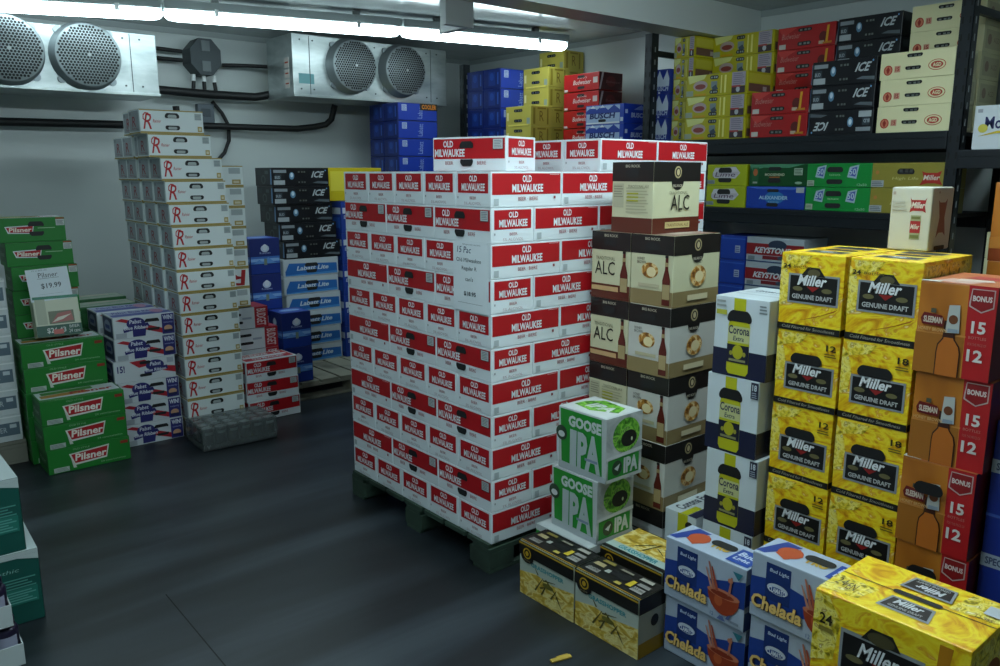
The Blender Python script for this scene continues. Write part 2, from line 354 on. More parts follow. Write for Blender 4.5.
# ---------------------------------------------------------------- storage rack
STEEL = mat('#1d2328', .42, .35, name='rack_paint', bump=(60, .1, .002)); DECK = mat('#23201c', .7)
rack = empty('storage_rack', (4.4, 2.6, 0)); tag(rack, 'long dark steel storage rack loaded with cartons along the right wall', 'shelf')
RT = Matrix.Translation(Vector((-4.4, -2.6, 0)))
posts = [-.27, 1.583, 3.43, 5.35]
for py in posts:
    for px, d in ((4.09, 1), (4.69, -1)):
        m = MB(); H = 2.31
        m.box(px-.002, py-.028, 0, px+.001, py+.028, H, STEEL, M=RT); m.box(px-.002, py-.028, 0, px+.06*d, py-.025, H, STEEL, M=RT)
        if d > 0: m.box(px+.001, py+.025, 0, px+.06, py+.028, H, STEEL, M=RT)
        hole = mat('#0a0b0c', .8) if True else None
        k = 0; z = .1
        while z < H-.05:
            m.box(px-.0035, py-.02, z, px-.0022, py-.012, z+.03, hole, M=RT); m.box(px-.0035, py+.012, z, px-.0022, py+.02, z+.03, hole, M=RT)
            m.box(px+.025, py-.0295, z, px+.033, py-.0282, z+.03, mat('#8a9094', .5), M=RT)
            z += .075
        m.build('post', rack)
    for z in (.25, .9, 1.5, 2.18):
        m = MB(); m.box(4.12, py-.012, z, 4.66, py+.012, z+.035, STEEL, M=RT); m.build('brace', rack)
for i in range(3):
    y0, y1 = posts[i]+.028, posts[i+1]-.028
    tops = [.10, .67, 1.262, 1.655] if i else [.10, .67, 1.565]
    for z in tops:
        for px in (4.075, 4.665):
            m = MB(); m.box(px, y0, z-.085, px+.035, y1, z, STEEL, .004, M=RT); m.box(px-.004 if px < 4.5 else px, y0, z-.03, px+.035, y1, z-.026, STEEL, M=RT); m.build('beam', rack)
        m = MB(); m.box(4.11, y0, z-.02, 4.665, y1, z-.001, DECK, M=RT); m.build('deck', rack)

# ---------------------------------------------------------------- pallets and bases
def pallet(x0, y0, w, d, h, col, label, deck=7, along='x'):
    wm = ramp_mat('pallet_wood_'+col.strip('#'), [(.3, '#101410'), (.5, col), (.7, col)], (3, 3, 3), 5, .3, .8, bump=.3)
    t = empty('wooden_pallet', (x0, y0, 0)); tag(t, label, 'pallet')
    th = .018
    for i in range(deck):          # deck boards
        m = MB(); L = d if along == 'y' else w; s0 = (w if along == 'y' else d); p = s0*(i+.06)/deck; q = s0*(i+.94)/deck
        if along == 'y': m.box(p, 0, h-th, q, d, h, wm, .002)
        else: m.box(0, p, h-th, w, q, h, wm, .002)
        m.build('deck_board', t)
    for i in range(3):
        m = MB()
        for j in range(3):
            bx = [0, w/2-.06, w-.12][j]; by = [0, d/2-.06, d-.12][i]
            m.box(bx, by, .016, bx+.12, by+.12, h-th*2, wm, .003)
        m.box(0, [0, d/2-.05, d-.1][i], h-th*2, w, [0, d/2-.05, d-.1][i]+.1, h-th, wm, .002)
        m.box(0, [0, d/2-.05, d-.1][i], 0, w, [0, d/2-.05, d-.1][i]+.1, .016, wm, .002)
        m.build('stringer', t)
PX, PY, PB, PH = 1.742, 2.124, .1155, .1228
SHEET = '#dde5ea'
pallet(PX-.01, PY+.0, 1.22, 1.005, PB, '#2c4034', 'dark green wooden pallet under the tall red and white carton stack')
pallet(1.425, 4.42, .335, .80, .10, '#5a564a', 'low wooden pallet under the tall white carton stack by the back wall')
pallet(2.11, 4.70, 1.14, .95, .12, '#8d8c7c', 'grey weathered slatted pallet under the blue cartons at the back', 8, 'y')
pallet(-.32, 4.58, .985, .9, .12, '#7d7c70', 'pallet under the white cartons at the left edge')
pallet(3.3, 5.30, .72, .55, .12, '#5a564a', 'pallet in the far corner under the tall dark blue stack')
pallet(2.27, .728, .30, .20, .165, '#4a463c', 'short pallet under the amber and red cartons')
pallet(2.98, .66, .34, .36, .13, '#4a463c', 'short pallet under the orange cartons at the right edge')

# ================================================================ cartons: one design per kind
WH = '#dce4e8'; RED = '#b3121c'; INK = '#17181c'; GRY = '#9aa0a4'
# ---- red and white cases
def om(kind):
    k = Carton(.333, .2, PH, WH)
    def short(f):
        k.on(f).r(.07, .40, .93, .94, RED).t('OLD', .40, .72, .62, .89, WH, bold=.03).t('MILWAUKEE', .18, .46, .84, .67, WH, bold=.03)
        k.t('BEER', .42, .22, .60, .30, '#9c3540').r(.06, .24, .09, .3, GRY).t('5% ALC/VOL', .26, .07, .74, .15, '#b5a0a6')
    def plain(f):
        k.on(f).r(.015, .36, .985, .95, RED).t('OLD', .43, .70, .56, .90, WH, bold=.03).t('MILWAUKEE', .285, .42, .725, .65, WH, bold=.03)
        k.t('BEER · BIERE', .37, .19, .65, .29, '#9c3540').r(.035, .07, .1, .25, '#aeb8bc').r(.88, .22, .91, .3, '#8a3a44').r(.82, .915, .96, .93, '#e8b8bc')
    def handle(f):
        k.on(f).r(.015, .36, .985, .95, RED).t('OLD', .15, .70, .29, .90, WH, bold=.03).t('MILWAUKEE', .03, .42, .45, .65, WH, bold=.03)
        k.t('BEER', .18, .19, .29, .29, '#9c3540').t('BIERE', .62, .19, .74, .29, '#9c3540').r(.83, .62, .965, .93, '#2a1a1c').r(.835, .64, .96, .92, '#b9c0c2').lines(.85, .67, .945, .9, 5, '#7a8084')
        k.slot(.48, .80, .19, .20, 'dark', .35).slot(.48, .22, .18, .20, 'dark', -.35)
    (handle if kind == 'handle' else plain)('F'); (plain if kind == 'handle' else handle)('B'); short('L'); short('R')
    k.on('T').r(.04, .08, .96, .92, RED).r(.08, .4, .92, .6, WH).t('OLD MILWAUKEE', .12, .62, .62, .86, WH, bold=.03).t('15', .75, .64, .88, .88, WH, bold=.03).t('OLD MILWAUKEE', .2, .14, .8, .36, WH, bold=.03)
    return k.make()
OMH, OMP = om('handle'), om('plain')
G_OM = 'red and white cartons stacked on the green pallet'
def omp(k, a, b, r, face, label):
    """r = row from top (1 = top full row)"""
    put(k, PX+a, PY+b, PB+(11-r)*PH, face, random.uniform(-.08, .08), label, G_OM)
RW = ['', 'top full', 'second', 'third', 'fourth', 'fifth', 'sixth', 'seventh', 'eighth', 'ninth', 'tenth', 'bottom']
LS = ['leftmost', 'second', 'third', 'fourth', 'corner']
for r in range(1, 12):
    rw = f'{RW[r]} row' + (' from top' if 1 < r < 11 else '')
    if r % 2:      # ends towards the aisle
        for i in range(5):
            c = 4-i
            lab = f'red and white carton at near corner of tall pallet stack, {rw}' if i == 0 else f'red and white carton end, {rw}, {LS[c]} of five, left side'
            omp(OMP, 0, .2*i, r, 'y', lab)
        for i in (1, 2):
            omp(OMP, .333*i, 0, r, 'y', f'red and white long carton side, {rw}, {["", "second", "third"][i]} from corner, right face')
        omp(OMP, 1.0, .333, r, 'x', f'red and white carton end at far right edge, {rw} of pallet stack')
        if r == 1:
            for i in (1, 2):
                for j in range(1, 5):
                    omp(OMP, .333*i, .2*j, r, 'y', f'red and white carton inside the top full row, {NTH[j-1]} behind right face, {"near" if i == 1 else "far"} half')
            for j in (1, 2):
                omp(OMP, 1.0, .333*(j+1), r, 'x', f'red and white carton in the top full row along far edge, {NTH[j-1]} from back')
    else:          # long sides with carry slots towards the aisle
        for i in range(3):
            k = OMP if (i == 2 and r not in (2,)) else OMH
            lab = f'red and white corner carton showing carry slot, {rw} of pallet stack' if i == 0 else f'red and white long carton side, {rw}, {["", "middle", "leftmost"][i]} of three, left side'
            omp(k, 0, .333*(i+1), r, 'x', lab)
        for i in range(3):
            omp(OMP, .2+.333*i, 0, r, 'y', f'red and white long carton side, {rw}, {NTH[i]} after corner end, right face')
for i in range(2):
    for j in range(3):
        put(OMP, PX+.535+.333*i, PY+.2*j, PB+11*PH, 'y', 0, f'red and white carton on very top layer, {["left", "right"][i]} of pair, {["front", "middle", "back"][j]} row', G_OM)
o = put(OMH, 0, 0, 0, 'x', 0, 'loose red and white carton turned askew on top of the tall pallet stack', G_OM)
ang = math.radians(-90+16); o.rotation_euler = (0, 0, ang)
nc = Vector((1.885, 2.212, PB+11*PH+.001)); loc = Matrix.Rotation(ang, 3, 'Z') @ Vector((.1665, -.1, 0)); o.location = nc-loc
for i in range(3):
    put(OMH, 1.79+.004*i, 4.46, .002+.1235*(2-i), 'y', [2, -1, 1.5][i], f'red and white carton, {["topmost", "middle", "bottom"][i]} of the short pile right of the black tray', 'short pile of three red and white cartons')
# hand-written price sheet hanging on the pallet stack
sh = Carton(.205, .004, .25, SHEET, .0004, .6); sh.on('F')
sh.t('15 Pac', .13, .84, .52, .93, '#3a4a6a', .15).t('Old Milwaukee', .10, .71, .80, .77, '#50585e').t('Regular R', .26, .58, .68, .65, '#50585e').t("can's", .36, .44, .58, .50, '#50585e')
sh.t('$18.95', .32, .22, .66, .29, '#39424a', bold=.02).r(.15, .12, .85, .125, '#8a9298').t('Deposit extra', .3, .95, .8, .975, '#7a8288'); sh.make('price_sheet')
put(sh, PX-.006, PY+.212, PB+7*PH-.002, 'x', 0, 'white hand-written price sheet hanging at the pallet stack corner', cat='sign')

# ---- white and gold cases with a red script letter
RW_ = '#dfe8e8'
def rainier(rev=False, w=.326):
    k = Carton(w, .195, .12, RW_); GO = '#a9934c'
    for f in 'FB':
        k.on(f).r(0, 0, 1, .085, GO).r(0, .955, 1, 1, GO)
        if w < .3 and not rev: k.r(.5, .62, .9, .9, '#a9b4b6').r(.6, .12, .9, .34, '#b09a58').r(.65, .17, .85, .28, '#d8cfae')
        elif not rev:
            k.t('R', .07, .18, .20, .84, '#b8141c', .2, .005).p([(.045, .60), (.05, .78), (.085, .88), (.14, .86), (.13, .83), (.09, .84), (.062, .74), (.06, .62), (.08, .56), (.075, .52)], '#b8141c').t('Rainier', .20, .46, .325, .6, '#b8141c', .2)
            k.slot(.5, .80, .23, .22, 'flap', .3).slot(.5, .25, .23, .19, 'flap', -.1)
            k.r(.86, .62, .97, .9, '#a9b4b6').lines(.87, .64, .96, .88, 4, '#8a9698').r(.90, .12, .97, .34, '#b09a58').r(.915, .17, .955, .28, '#d8cfae')
        else:
            k.t('R', .15, .12, .85, .9, '#a81e24', .12, .01, 180)
    for f in 'LR':
        k.on(f).r(0, 0, 1, .05, GO).r(.08, .1, .92, .95, '#a2abb0').t('R', .36, .28, .68, .72, '#94303a', .1, .01).t('Rainier', .3, .17, .74, .26, '#94303a', .2).r(.12, .78, .3, .9, '#868e92').r(.7, .12, .88, .2, '#868e92')
    k.on('T').r(0, 0, 1, 1, '#ad9a5a').r(.1, .15, .9, .85, RW_)
    return k.make()
RN, RNR = rainier(), rainier(True)
xs = [1.43, 1.43, 1.432, 1.43, 1.43, 1.428, 1.425, 1.425, 1.42, 1.412, 1.40, 1.388, 1.335, 1.302]
G_RN = 'white cartons with red script letter by the back wall'
for c in range(4):
    for i in range(14):
        x = xs[i] if c == 0 else ([1.41]*8+[1.405, 1.40, 1.395, 1.385, 1.372, 1.325])[i]
        if c >= 2 and i == 13: continue
        if c == 0: lab = f'white gold-edged carton with red R, {ORD[13-i]} in front column of tall stack'
        else: lab = f'white carton with small red R end, {ORD[13-i]} in {["", "second", "third", "rearmost"][c]} column behind front'
        put(RN, x+[0, .004, -.003, .002][c], 4.40+.197*c, .10+.12*i, 'y', random.uniform(-.4, .4), lab, G_RN)
RNE, RNER = rainier(False, .175), rainier(True, .175)
for i in range(7):
    put(RNER if i == 1 else RNE, 1.768, 4.675, .662+.12*i, 'y', 0, f'narrow white carton end {"with upside-down letter" if i == 1 else "with gold edge"}, {ORD[6-i]} beside the tall white stack', G_RN)

# ---- green cases
GRN = '#1b7a2a'
def pils(w, d, h, slots):
    k = Carton(w, d, h, GRN)
    for f in 'FB':
        k.on(f)
        if slots:
            k.slot(.56, .80, .24, .2, 'dark', .5).slot(.56, .30, .22, .18, 'dark', -.5)
            k.p([(.14, .38), (.50, .34), (.53, .70), (.10, .66)], WH).p([(.155, .42), (.49, .38), (.515, .66), (.12, .62)], RED).t('Pilsner', .16, .43, .49, .61, '#f0e6d8', .1, .03)
            k.r(.86, .66, .99, .92, '#c9cfcd').lines(.87, .69, .98, .89, 4, '#6a7472').r(.86, .93, .99, .99, '#9a4a20').r(.58, .56, .84, .59, '#9cc09a')
        else:
            k.p([(.30, .22), (.70, .30), (.74, .84), (.25, .72)], '#dfe2d8').p([(.315, .30), (.69, .36), (.72, .78), (.275, .68)], RED).t('Pilsner', .32, .38, .70, .68, '#f4ece0', .1, .03)
            k.p([(.29, .12), (.33, .12), (.31, .3), (.27, .5)], '#c9cfc4').r(.06, .05, .24, .24, '#b9c4bd').lines(.07, .07, .23, .22, 3, '#73807a').r(.88, .74, .975, .86, '#93301e').t('24 cans/canettes', .62, .12, .93, .19, '#98c29a').t('OLD STYLE', .3, .86, .5, .93, '#98c29a')
    for f in 'LR': k.on(f).r(.1, .2, .9, .8, '#145c20').t('Pilsner', .2, .4, .8, .62, '#8fae90')
    k.on('T').r(.02, .06, .98, .94, WH).r(.02, .06, .98, .2, '#2a8a3a').p([(.05, .3), (.6, .36), (.6, .62), (.05, .56)], '#b8862c').p([(.08, .6), (.7, .64), (.7, .9), (.08, .86)], '#3d8a34').t('Pilsner', .4, .34, .92, .6, RED, .1, .03)
    return k.make()
PL, PS = pils(.385, .205, .124, False), pils(.31, .2, .123, True)
G_PL = 'green cartons with red banner at left'
stack(PL, .698, 4.28, .001, 3, 'y', 'green carton with red banner', 'in the front low pile, left side', G_PL, off=[(0, 0), (-.006, 0), (-.004, .004)], rz=1)
stack(PL, .672, 4.497, .001, 5, 'y', 'green carton with red banner', 'in the pile under the price sign', G_PL, off=[(0, 0)]*3+[(.004, 0), (.002, 0)])
xs = [.70]*7+[.706, .692, .668]
for i in range(10):
    put(PS, xs[i], 4.712, .001+.1235*i, 'y', 0, f'green carton with slots, {ORD[9-i]} in tallest green column, left side', G_PL)
# leaning display carton and printed price card
k = Carton(.21, .10, .205, '#c9cdb6'); k.on('F').r(0, 0, 1, .27, '#17503f').r(.30, .30, .86, .62, '#6a6e58').p([(.34, .32), (.5, .56), (.8, .6), (.84, .36)], '#a8605a').p([(.36, .34), (.6, .4), (.8, .52), (.5, .46)], '#d8d0c0')
k.t('$26.43', .22, .06, .64, .21, '#c9d0cc', bold=.02).t('24 cans', .7, .05, .95, .14, '#c9d0cc').t('BEER', .72, .17, .95, .24, '#c9d0cc').r(.36, .04, .58, .16, '#c06058').r(.04, .3, .26, .95, '#aab09a').r(0, .93, 1, 1, '#2a7a60')
k.make('display_carton'); o = put(k, .762, 4.45, .628, 'y', 0, 'cream and dark green display carton leaning on the green pile', cat='box')
o.rotation_euler = (math.radians(-14), 0, math.radians(-1)); o.location = (.866, 4.575, .634)
sh = Carton(.195, .004, .165, '#d6e0e6', .0004, .6); sh.on('F').t('Pilsner', .28, .72, .74, .87, '#39444a').r(.24, .685, .76, .695, '#39444a').t('$19.99', .30, .36, .78, .54, '#39444a', bold=.01).r(.2, .2, .8, .207, '#98a2a8').t('15 x 355 ml', .15, .93, .5, .97, '#6a747a'); sh.make('price_card')
o = put(sh, .748, 4.44, .83, 'y', 0, 'white printed price card standing above the leaning display carton', cat='sign'); o.rotation_euler = (math.radians(-10), math.radians(-3), 0); o.location = (.853, 4.572, .824)

# ---- white cartons with grey label, left edge
k = Carton(.335, .21, .138, '#ccd3d5'); k.on('F').r(.5, .22, .97, .70, '#5d6f7c').t('LAGER', .55, .35, .8, .55, '#c3ccd2').r(.84, .5, .93, .64, '#c3ccd2').r(0, .9, 1, .95, '#e6eaea'); k.make()
stack(k, .32, 4.585, .121, 6, 'y', 'white carton with grey-blue label', 'in the column at the left frame edge', 'white cartons at the left edge')
# ---- green tops behind
k = Carton(.33, .2, .119, '#2c6a3a'); k.on('T').r(.02, .05, .98, .95, '#a9b5a6').p([(.1, .2), (.9, .5), (.9, .7), (.1, .4)], '#8aa58c').r(.3, .6, .8, .8, '#c0b8aa'); k.on('F').r(.1, .2, .9, .7, '#3b8048'); k.make()
stack(k, 1.03, 4.94, .001, 6, 'y', 'green carton with pale top', 'in column behind the blue-ribbon cartons', 'green cartons with pale tops at the back')
stack(k, 1.03, 5.145, .001, 6, 'y', 'green carton with pale top', 'in column against the back wall', 'green cartons with pale tops at the back', h=.122)

# ---- white cases with blue ribbon
def pbr(v):
    k = Carton(.318, .215, .119, '#cfd5da'); B = '#28286e'
    for f in 'FB':
        k.on(f)
        if v == 0:
            k.p([(.04, .86), (.14, .93), (.30, .80), (.26, .68)], '#b01c2c').p([(.52, .58), (.96, .16), (.82, .06), (.50, .34)], '#b01c2c')
            k.e(.36, .66, .15, .27, B).p([(.15, .44), (.55, .66), (.58, .50), (.16, .28)], B).p([(.30, .06), (.50, .06), (.52, .4), (.3, .4)], B)
            k.t('Pabst', .26, .66, .45, .84, '#dfe3ee', .1, .02).t('Blue Ribbon', .17, .40, .55, .56, '#dfe3ee', .1, .02)
            k.slot(.62, .82, .24, .15, 'dark', .8).slot(.64, .30, .2, .12, 'dark', -.5).r(.78, .04, .985, .97, B).t('WIN!', .80, .70, .965, .92, '#dfe3ee', bold=.03).e(.88, .3, .07, .14, '#c99a78').r(.81, .12, .95, .24, '#101848').t('instantly', .81, .52, .96, .62, '#aab4e0').r(.03, .06, .2, .28, '#a9b0b8')
        else:
            k.t('15!', .05, .48, .17, .80, B, bold=.03).p([(.25, .93), (.5, .97), (.62, .7), (.4, .62)], '#b01c2c').p([(.74, .62), (1, .5), (1, .2), (.78, .36)], '#b01c2c')
            k.e(.66, .66, .15, .25, B).p([(.48, .44), (.86, .6), (.87, .42), (.48, .26)], B).t('Pabst', .58, .64, .76, .82, '#dfe3ee', .1, .02).t('Blue Ribbon', .5, .38, .84, .52, '#dfe3ee', .1, .02).slot(.5, .84, .18, .14, 'dark').slot(.5, .26, .2, .13, 'dark').r(.86, .7, .97, .94, '#aab2c0')
    for f in 'LR': k.on(f).r(.08, .06, .92, .94, '#39406a').e(.5, .5, .3, .32, '#9aa4c0').r(.2, .15, .8, .3, '#22284e').r(.3, .42, .7, .6, '#2c3a90')
    k.on('T').r(.02, .05, .98, .95, '#aeb6d2').r(.02, .1, .98, .4, '#4a52a6').t('Pabst Blue Ribbon', .1, .5, .9, .8, '#39439c', .1, .02).e(.8, .5, .1, .3, '#c890b0')
    return k.make()
PB0, PB1 = pbr(0), pbr(1)
for i in range(6):
    put(PB1 if i == 3 else PB0, [1.101, 1.099, 1.096, 1.085, 1.096, 1.10][i], 4.465, .001+.119*i, 'y', [.4, -.5, .3, -.8, .5, -.3][i], f'white carton with blue ribbon{" and number" if i == 3 else ""}, {ORD[5-i]} in front column by green pile', 'white cartons with blue ribbon')
    put(PB0, [1.10, 1.10, 1.095, 1.09, 1.085, 1.08][i], 4.695, .001+.119*i, 'y', 0, f'white and blue carton, {ORD[5-i]} in second column behind the blue-ribbon front', 'white cartons with blue ribbon')

# ---- shrink-wrapped tray of black cans on the floor
t = empty('can_tray', (1.615, 4.262, 0), math.radians(-1)); tag(t, 'shrink-wrapped tray of black cans on the floor before the tall white stack', 'tray')
cm = MB(); blk = mat('#15181a', .3, .2); cm.lathe([(.03, .0), (.033, .006), (.033, .105), (.028, .116), (.027, .118)], blk, n=14); cm.lathe([(.027, .118), (.026, .1145), (.001, .1145)], mat('#a9b2b4', .3, .9), n=14)
cm.add([(.033*math.sin(a)*1.01, -.033*math.cos(a)*1.01, z) for z in (.085, .10) for a in [-.7+1.4*i/6 for i in range(7)]], [[i, i+1, 8+i, 7+i] for i in range(6)], mat('#9aa4a4', .35, .5), True)
can_me = cm.mesh('can')
for i in range(6):
    for j in range(4):
        o = bpy.data.objects.new('can', can_me); C.objects.link(o); o.parent = t; o.location = (-.17+.068*i, -.102+.068*j, .002)
m = MB(); m.box(-.206, -.138, 0, .206, .138, .035, mat('#15171a', .5)); k = Carton(.412, .276, .035, '#15171a', .002); k.on('F').t('V', .04, .3, .09, .95, '#9aa2a2', bold=.03).t('ENERGY', .16, .35, .36, .8, '#5d686a').t('CANS 24', .62, .35, .78, .75, '#5d686a').t('24', .88, .4, .95, .75, '#5d686a')
k.mb.build('tray_base', t)
film = bpy.data.materials.new('shrink_film'); film.use_nodes = True; fb = film.node_tree.nodes['Principled BSDF']
fb.inputs['Base Color'].default_value = (.16, .19, .19, 1); fb.inputs['Roughness'].default_value = .16; fb.inputs['Alpha'].default_value = .55
m = MB(); m.box(-.209, -.141, .001, .209, .141, .125, film, .012); m.build('shrink_wrap', t)

# ---- white and red cases behind the short pile
k = Carton(.33, .2, .13, '#ccd3d8'); k.on('F').r(.74, 0, 1, 1, '#ad2430').t('BUDGET', .78, .1, .96, .9, '#dcc8ca', bold=.02, rot=-90).slot(.35, .7, .26, .13, 'black').slot(.38, .32, .26, .13, 'black').r(.5, .45, .68, .55, '#9aa4b4')
k.on('T').r(0, 0, .72, 1, '#46506a').r(.72, 0, 1, 1, '#a93a46'); k.make()
stack(k, 1.775, 4.672, .001, 5, 'y', 'white and red carton with black slots', 'left of tall blue boxes', 'white and red cartons behind the short pile', off=[(0, 0), (0, 0), (0, 0), (-.002, 0), (-.06, 0)], h=.1315)

# ---- tall blue boxes
k = Carton(.205, .2, .232, '#182a72')
for f in 'FL':
    k.on(f).r(.02, .30, .98, .50, '#3f74c4').r(.02, .36, .98, .44, '#8ab4e4').r(.02, .02, .98, .28, '#15368e').p([(.1, .30), (.3, .42), (.42, .34), (.6, .48), (.8, .33), (.9, .30)], '#5f94d6')
    k.e(.5, .72, .14, .10, '#c9d6ea').e(.5, .75, .08, .09, '#e2e8f2').t('Kokanee', .32, .57, .68, .63, '#b9c8e6').r(.45, .26, .55, .44, '#7a8a7a')
k.on('T').r(.03, .03, .97, .97, '#2b4aa8').e(.5, .5, .35, .2, '#8fb2e4'); k.make()
stack(k, 2.06, 4.93, .121, 4, 'y', 'tall dark blue box with white crest', 'in rear column by black cartons', 'tall blue boxes with white crest')
stack(k, 2.155, 4.725, .121, 2, 'y', 'tall dark blue box with white crest', 'in the short front column', 'tall blue boxes with white crest')

# ---- black cases
def ice(w, h, rot=0):
    k = Carton(w, .265, h, '#101218', rough=.35)
    for f in 'FB':
        k.on(f)
        R = (lambda a, b, c, d: (1-c, 1-d, 1-a, 1-b)) if rot else (lambda a, b, c, d: (a, b, c, d))
        k.r(*R(.03, .72, .25, .88), '#8a9298').r(*R(.05, .3, .16, .64), '#2f3a42').r(*R(.03, .08, .22, .32), '#a4acb0').t('BUD', *R(.05, .4, .14, .55), '#9aa4aa', bold=.03, rot=180 if rot else 0)
        k.e(*((.66, .5) if rot else (.34, .56)), .045, .2, '#5f88a8').e(*((.66, .5) if rot else (.34, .6)), .025, .12, '#c6d8e4')
        k.slot(*((.5, .22, .17, .16) if rot else (.51, .78, .17, .16)), 'glint').slot(*((.5, .76, .17, .16) if rot else (.51, .22, .17, .16)), 'glint')
        k.t('ICE', *R(.70, .46, .90, .82), '#b4bcc0', .4, .03, 180 if rot else 0).e(*((.06, .12) if rot else (.94, .86)), .012, .04, '#6fa0d0').p([R(.70, .18, .70, .18)[:2], R(.98, .1, .98, .1)[:2], R(.98, .24, .98, .24)[:2], R(.8, .27, .8, .27)[:2]], '#59636a')
    for f in 'LR': k.on(f).e(.5, .36, .13, .25, '#4a5250').e(.5, .36, .08, .17, '#252a2c').r(.1, .62, .35, .88, '#323a3c').r(.6, .66, .8, .84, '#4a5454').p([(.92, .1), (1, .1), (1, .9), (.94, .9)], '#5f88b0')
    k.on('T').r(.02, .04, .98, .96, '#16202a').t('ICE', .3, .25, .8, .75, '#3a4650', .3, .03)
    return k.make()
IB = ice(.43, .125)
stack(IB, 2.405, 5.2, .871, 5, 'y', 'black carton with white slanted letters', 'on the blue cartons by back wall', 'black cartons by the back wall', off=[(.02, 0), (0, .01), (-.025, .01), (-.045, 0), (-.045, .01)], rz=1)
k = Carton(.425, .27, .1235, '#c3ccd2')
for f in 'FB':
    k.on(f).p([(.03, .06), (.98, .06), (.97, .66), (.10, .78), (.03, .3)], '#2468b4').p([(.03, .06), (.98, .06), (.98, .2), (.03, .12)], '#4a90d0').slot(.5, .72, .24, .2, 'dark', .6).slot(.5, .22, .2, .18, 'dark', -.6).t('Labatt Lite', .24, .34, .82, .6, '#cfdde8', .3, .03)
for f in 'LR': k.on(f).r(.05, .1, .95, .9, '#8f9aa2')
k.make()
stack(k, 2.408, 5.2, .121, 6, 'y', 'blue and white carton with slanted lettering', 'under the black cartons', 'blue and white cartons by the back wall', off=[(.008, 0), (.004, 0), (.012, 0), (.008, 0), (-.004, 0), (0, 0)], h=.125, rz=1)
# ---- blue column and yellow cartons between black stack and pallet
k = Carton(.2, .2, .228, '#1c3c94'); k.on('L').r(.05, .6, .95, .8, '#c3ccd8').r(.1, .15, .9, .5, '#2f62c0'); k.on('F').r(.05, .62, .95, .8, '#c9d0da').r(.3, .1, .7, .5, '#3b6cc8').t('Bud Light', .1, .42, .9, .56, '#c3d0e8', .1); k.make()
stack(k, 2.86, 5.18, .121, 5, 'y', 'blue box with pale band', 'in narrow column right of the black cartons', 'blue boxes in the narrow column')
k = Carton(.45, .28, .235, '#c9b410'); k.on('F').r(.05, .3, .3, .9, '#e0d040').r(.4, .2, .9, .8, '#b89a10').e(.65, .5, .15, .2, '#e8dc60'); k.on('L').r(.1, .1, .9, .9, '#a89210'); k.make()
put(k, 2.80, 5.25, 1.2625, 'y', 0, 'yellow carton showing above the red and white pallet stack, beside black cartons')
# ---- dark blue cases (far corner stack and far shelf)
def bluecase(h, sign=False):
    k = Carton(.205, .37, h, '#10246c')
    for f in 'FB': k.on(f).r(.04, .03, .96, .97, '#0f2162').r(.3, .15, .7, .85, '#16327e').e(.5, .6, .12, .2, '#22489a').r(.82, .2, .9, .8, '#3156a8')
    for f in 'RL': k.on(f).r(.02, .03, .98, .97, '#1838a0').r(.10, .55, .22, .9, '#b4c0d8').lines(.11, .57, .21, .88, 5, '#5064a8').t('Labatt', .50, .15, .62, .85, '#8fa2d4', .1, .0, 90)
    if sign: k.on('R'); k.k = 8; k.r(.55, .62, 1, 1, '#2a2418').t('COOLER', .6, .68, .97, .94, '#c8741c', 0, .04)
    return k.make()
BC = bluecase(.162)
def bluewall(k): pass
# far corner: ends to the left wall, long sides to the near wall -> built with face 'x' (end) so the long side looks to the near wall
BC, BCS = bluecase(.132), bluecase(.132, True)
for j in range(2):
    for i in range(14):
        put(BCS if i == 13 and j == 0 else BC, 3.44, 5.51+.207*j, .121+.1333*i, 'x', 0, f'dark blue carton, {ORD[13-i]} in {["front", "rear"][j]} column of far corner stack', 'dark blue cartons in the far corner')

# ---- rack cartons ------------------------------------------------------------
SX = 4.10          # front plane of the goods on the rack
Z1, Z2, Z3 = 1.6555, 1.2625, .6705
def shelf(k, y, z, n, desc, where, group, x=SX+.01, h=None, off=None, rz=.8):
    stack(k, x, y, z, n, 'x', desc, where, group, off=off, h=h, rz=rz)
# far bay: dark blue
BC2 = bluecase(.148)
shelf(BC2, 5.31, Z1, 4, 'dark blue carton', 'in left column on the far shelf', 'dark blue cartons on the far shelf', rz=.2)
shelf(BC2, 5.10, Z1, 4, 'dark blue carton with barcode', 'in right column on the far shelf', 'dark blue cartons on the far shelf', rz=.2)
# far bay: yellow-gold cases with two slots
k = Carton(.285, .22, .148, '#b9ac4a')
for f in 'FBL': k.on(f).slot(.5, .78, .34, .14, 'glint').slot(.5, .28, .32, .14, 'glint').r(.04, .3, .12, .7, '#e0d89a').r(.84, .1, .96, .4, '#8e9a8c').r(.1, .02, .9, .1, '#d8c85c')
k.on('R').t('R', .4, .25, .6, .75, '#7e6a1c').r(.1, .1, .2, .9, '#8e7e24').r(.75, .1, .82, .9, '#8e7e24').r(.3, .84, .7, .92, '#8e7e24'); k.make()
YG = k; G_Y = 'pale gold cartons with two slots on the far shelf'
shelf(YG, 4.83, Z1, 2, 'pale gold two-slot carton', 'in the low front column, far shelf', G_Y)
shelf(YG, 4.885, Z1, 4, 'pale gold two-slot carton', 'in middle-depth column, far shelf', G_Y, x=SX+.236, rz=.2)
shelf(YG, 4.95, Z1, 5, 'pale gold two-slot carton', 'in the tallest rear column, far shelf', G_Y, x=SX+.461, rz=.2)
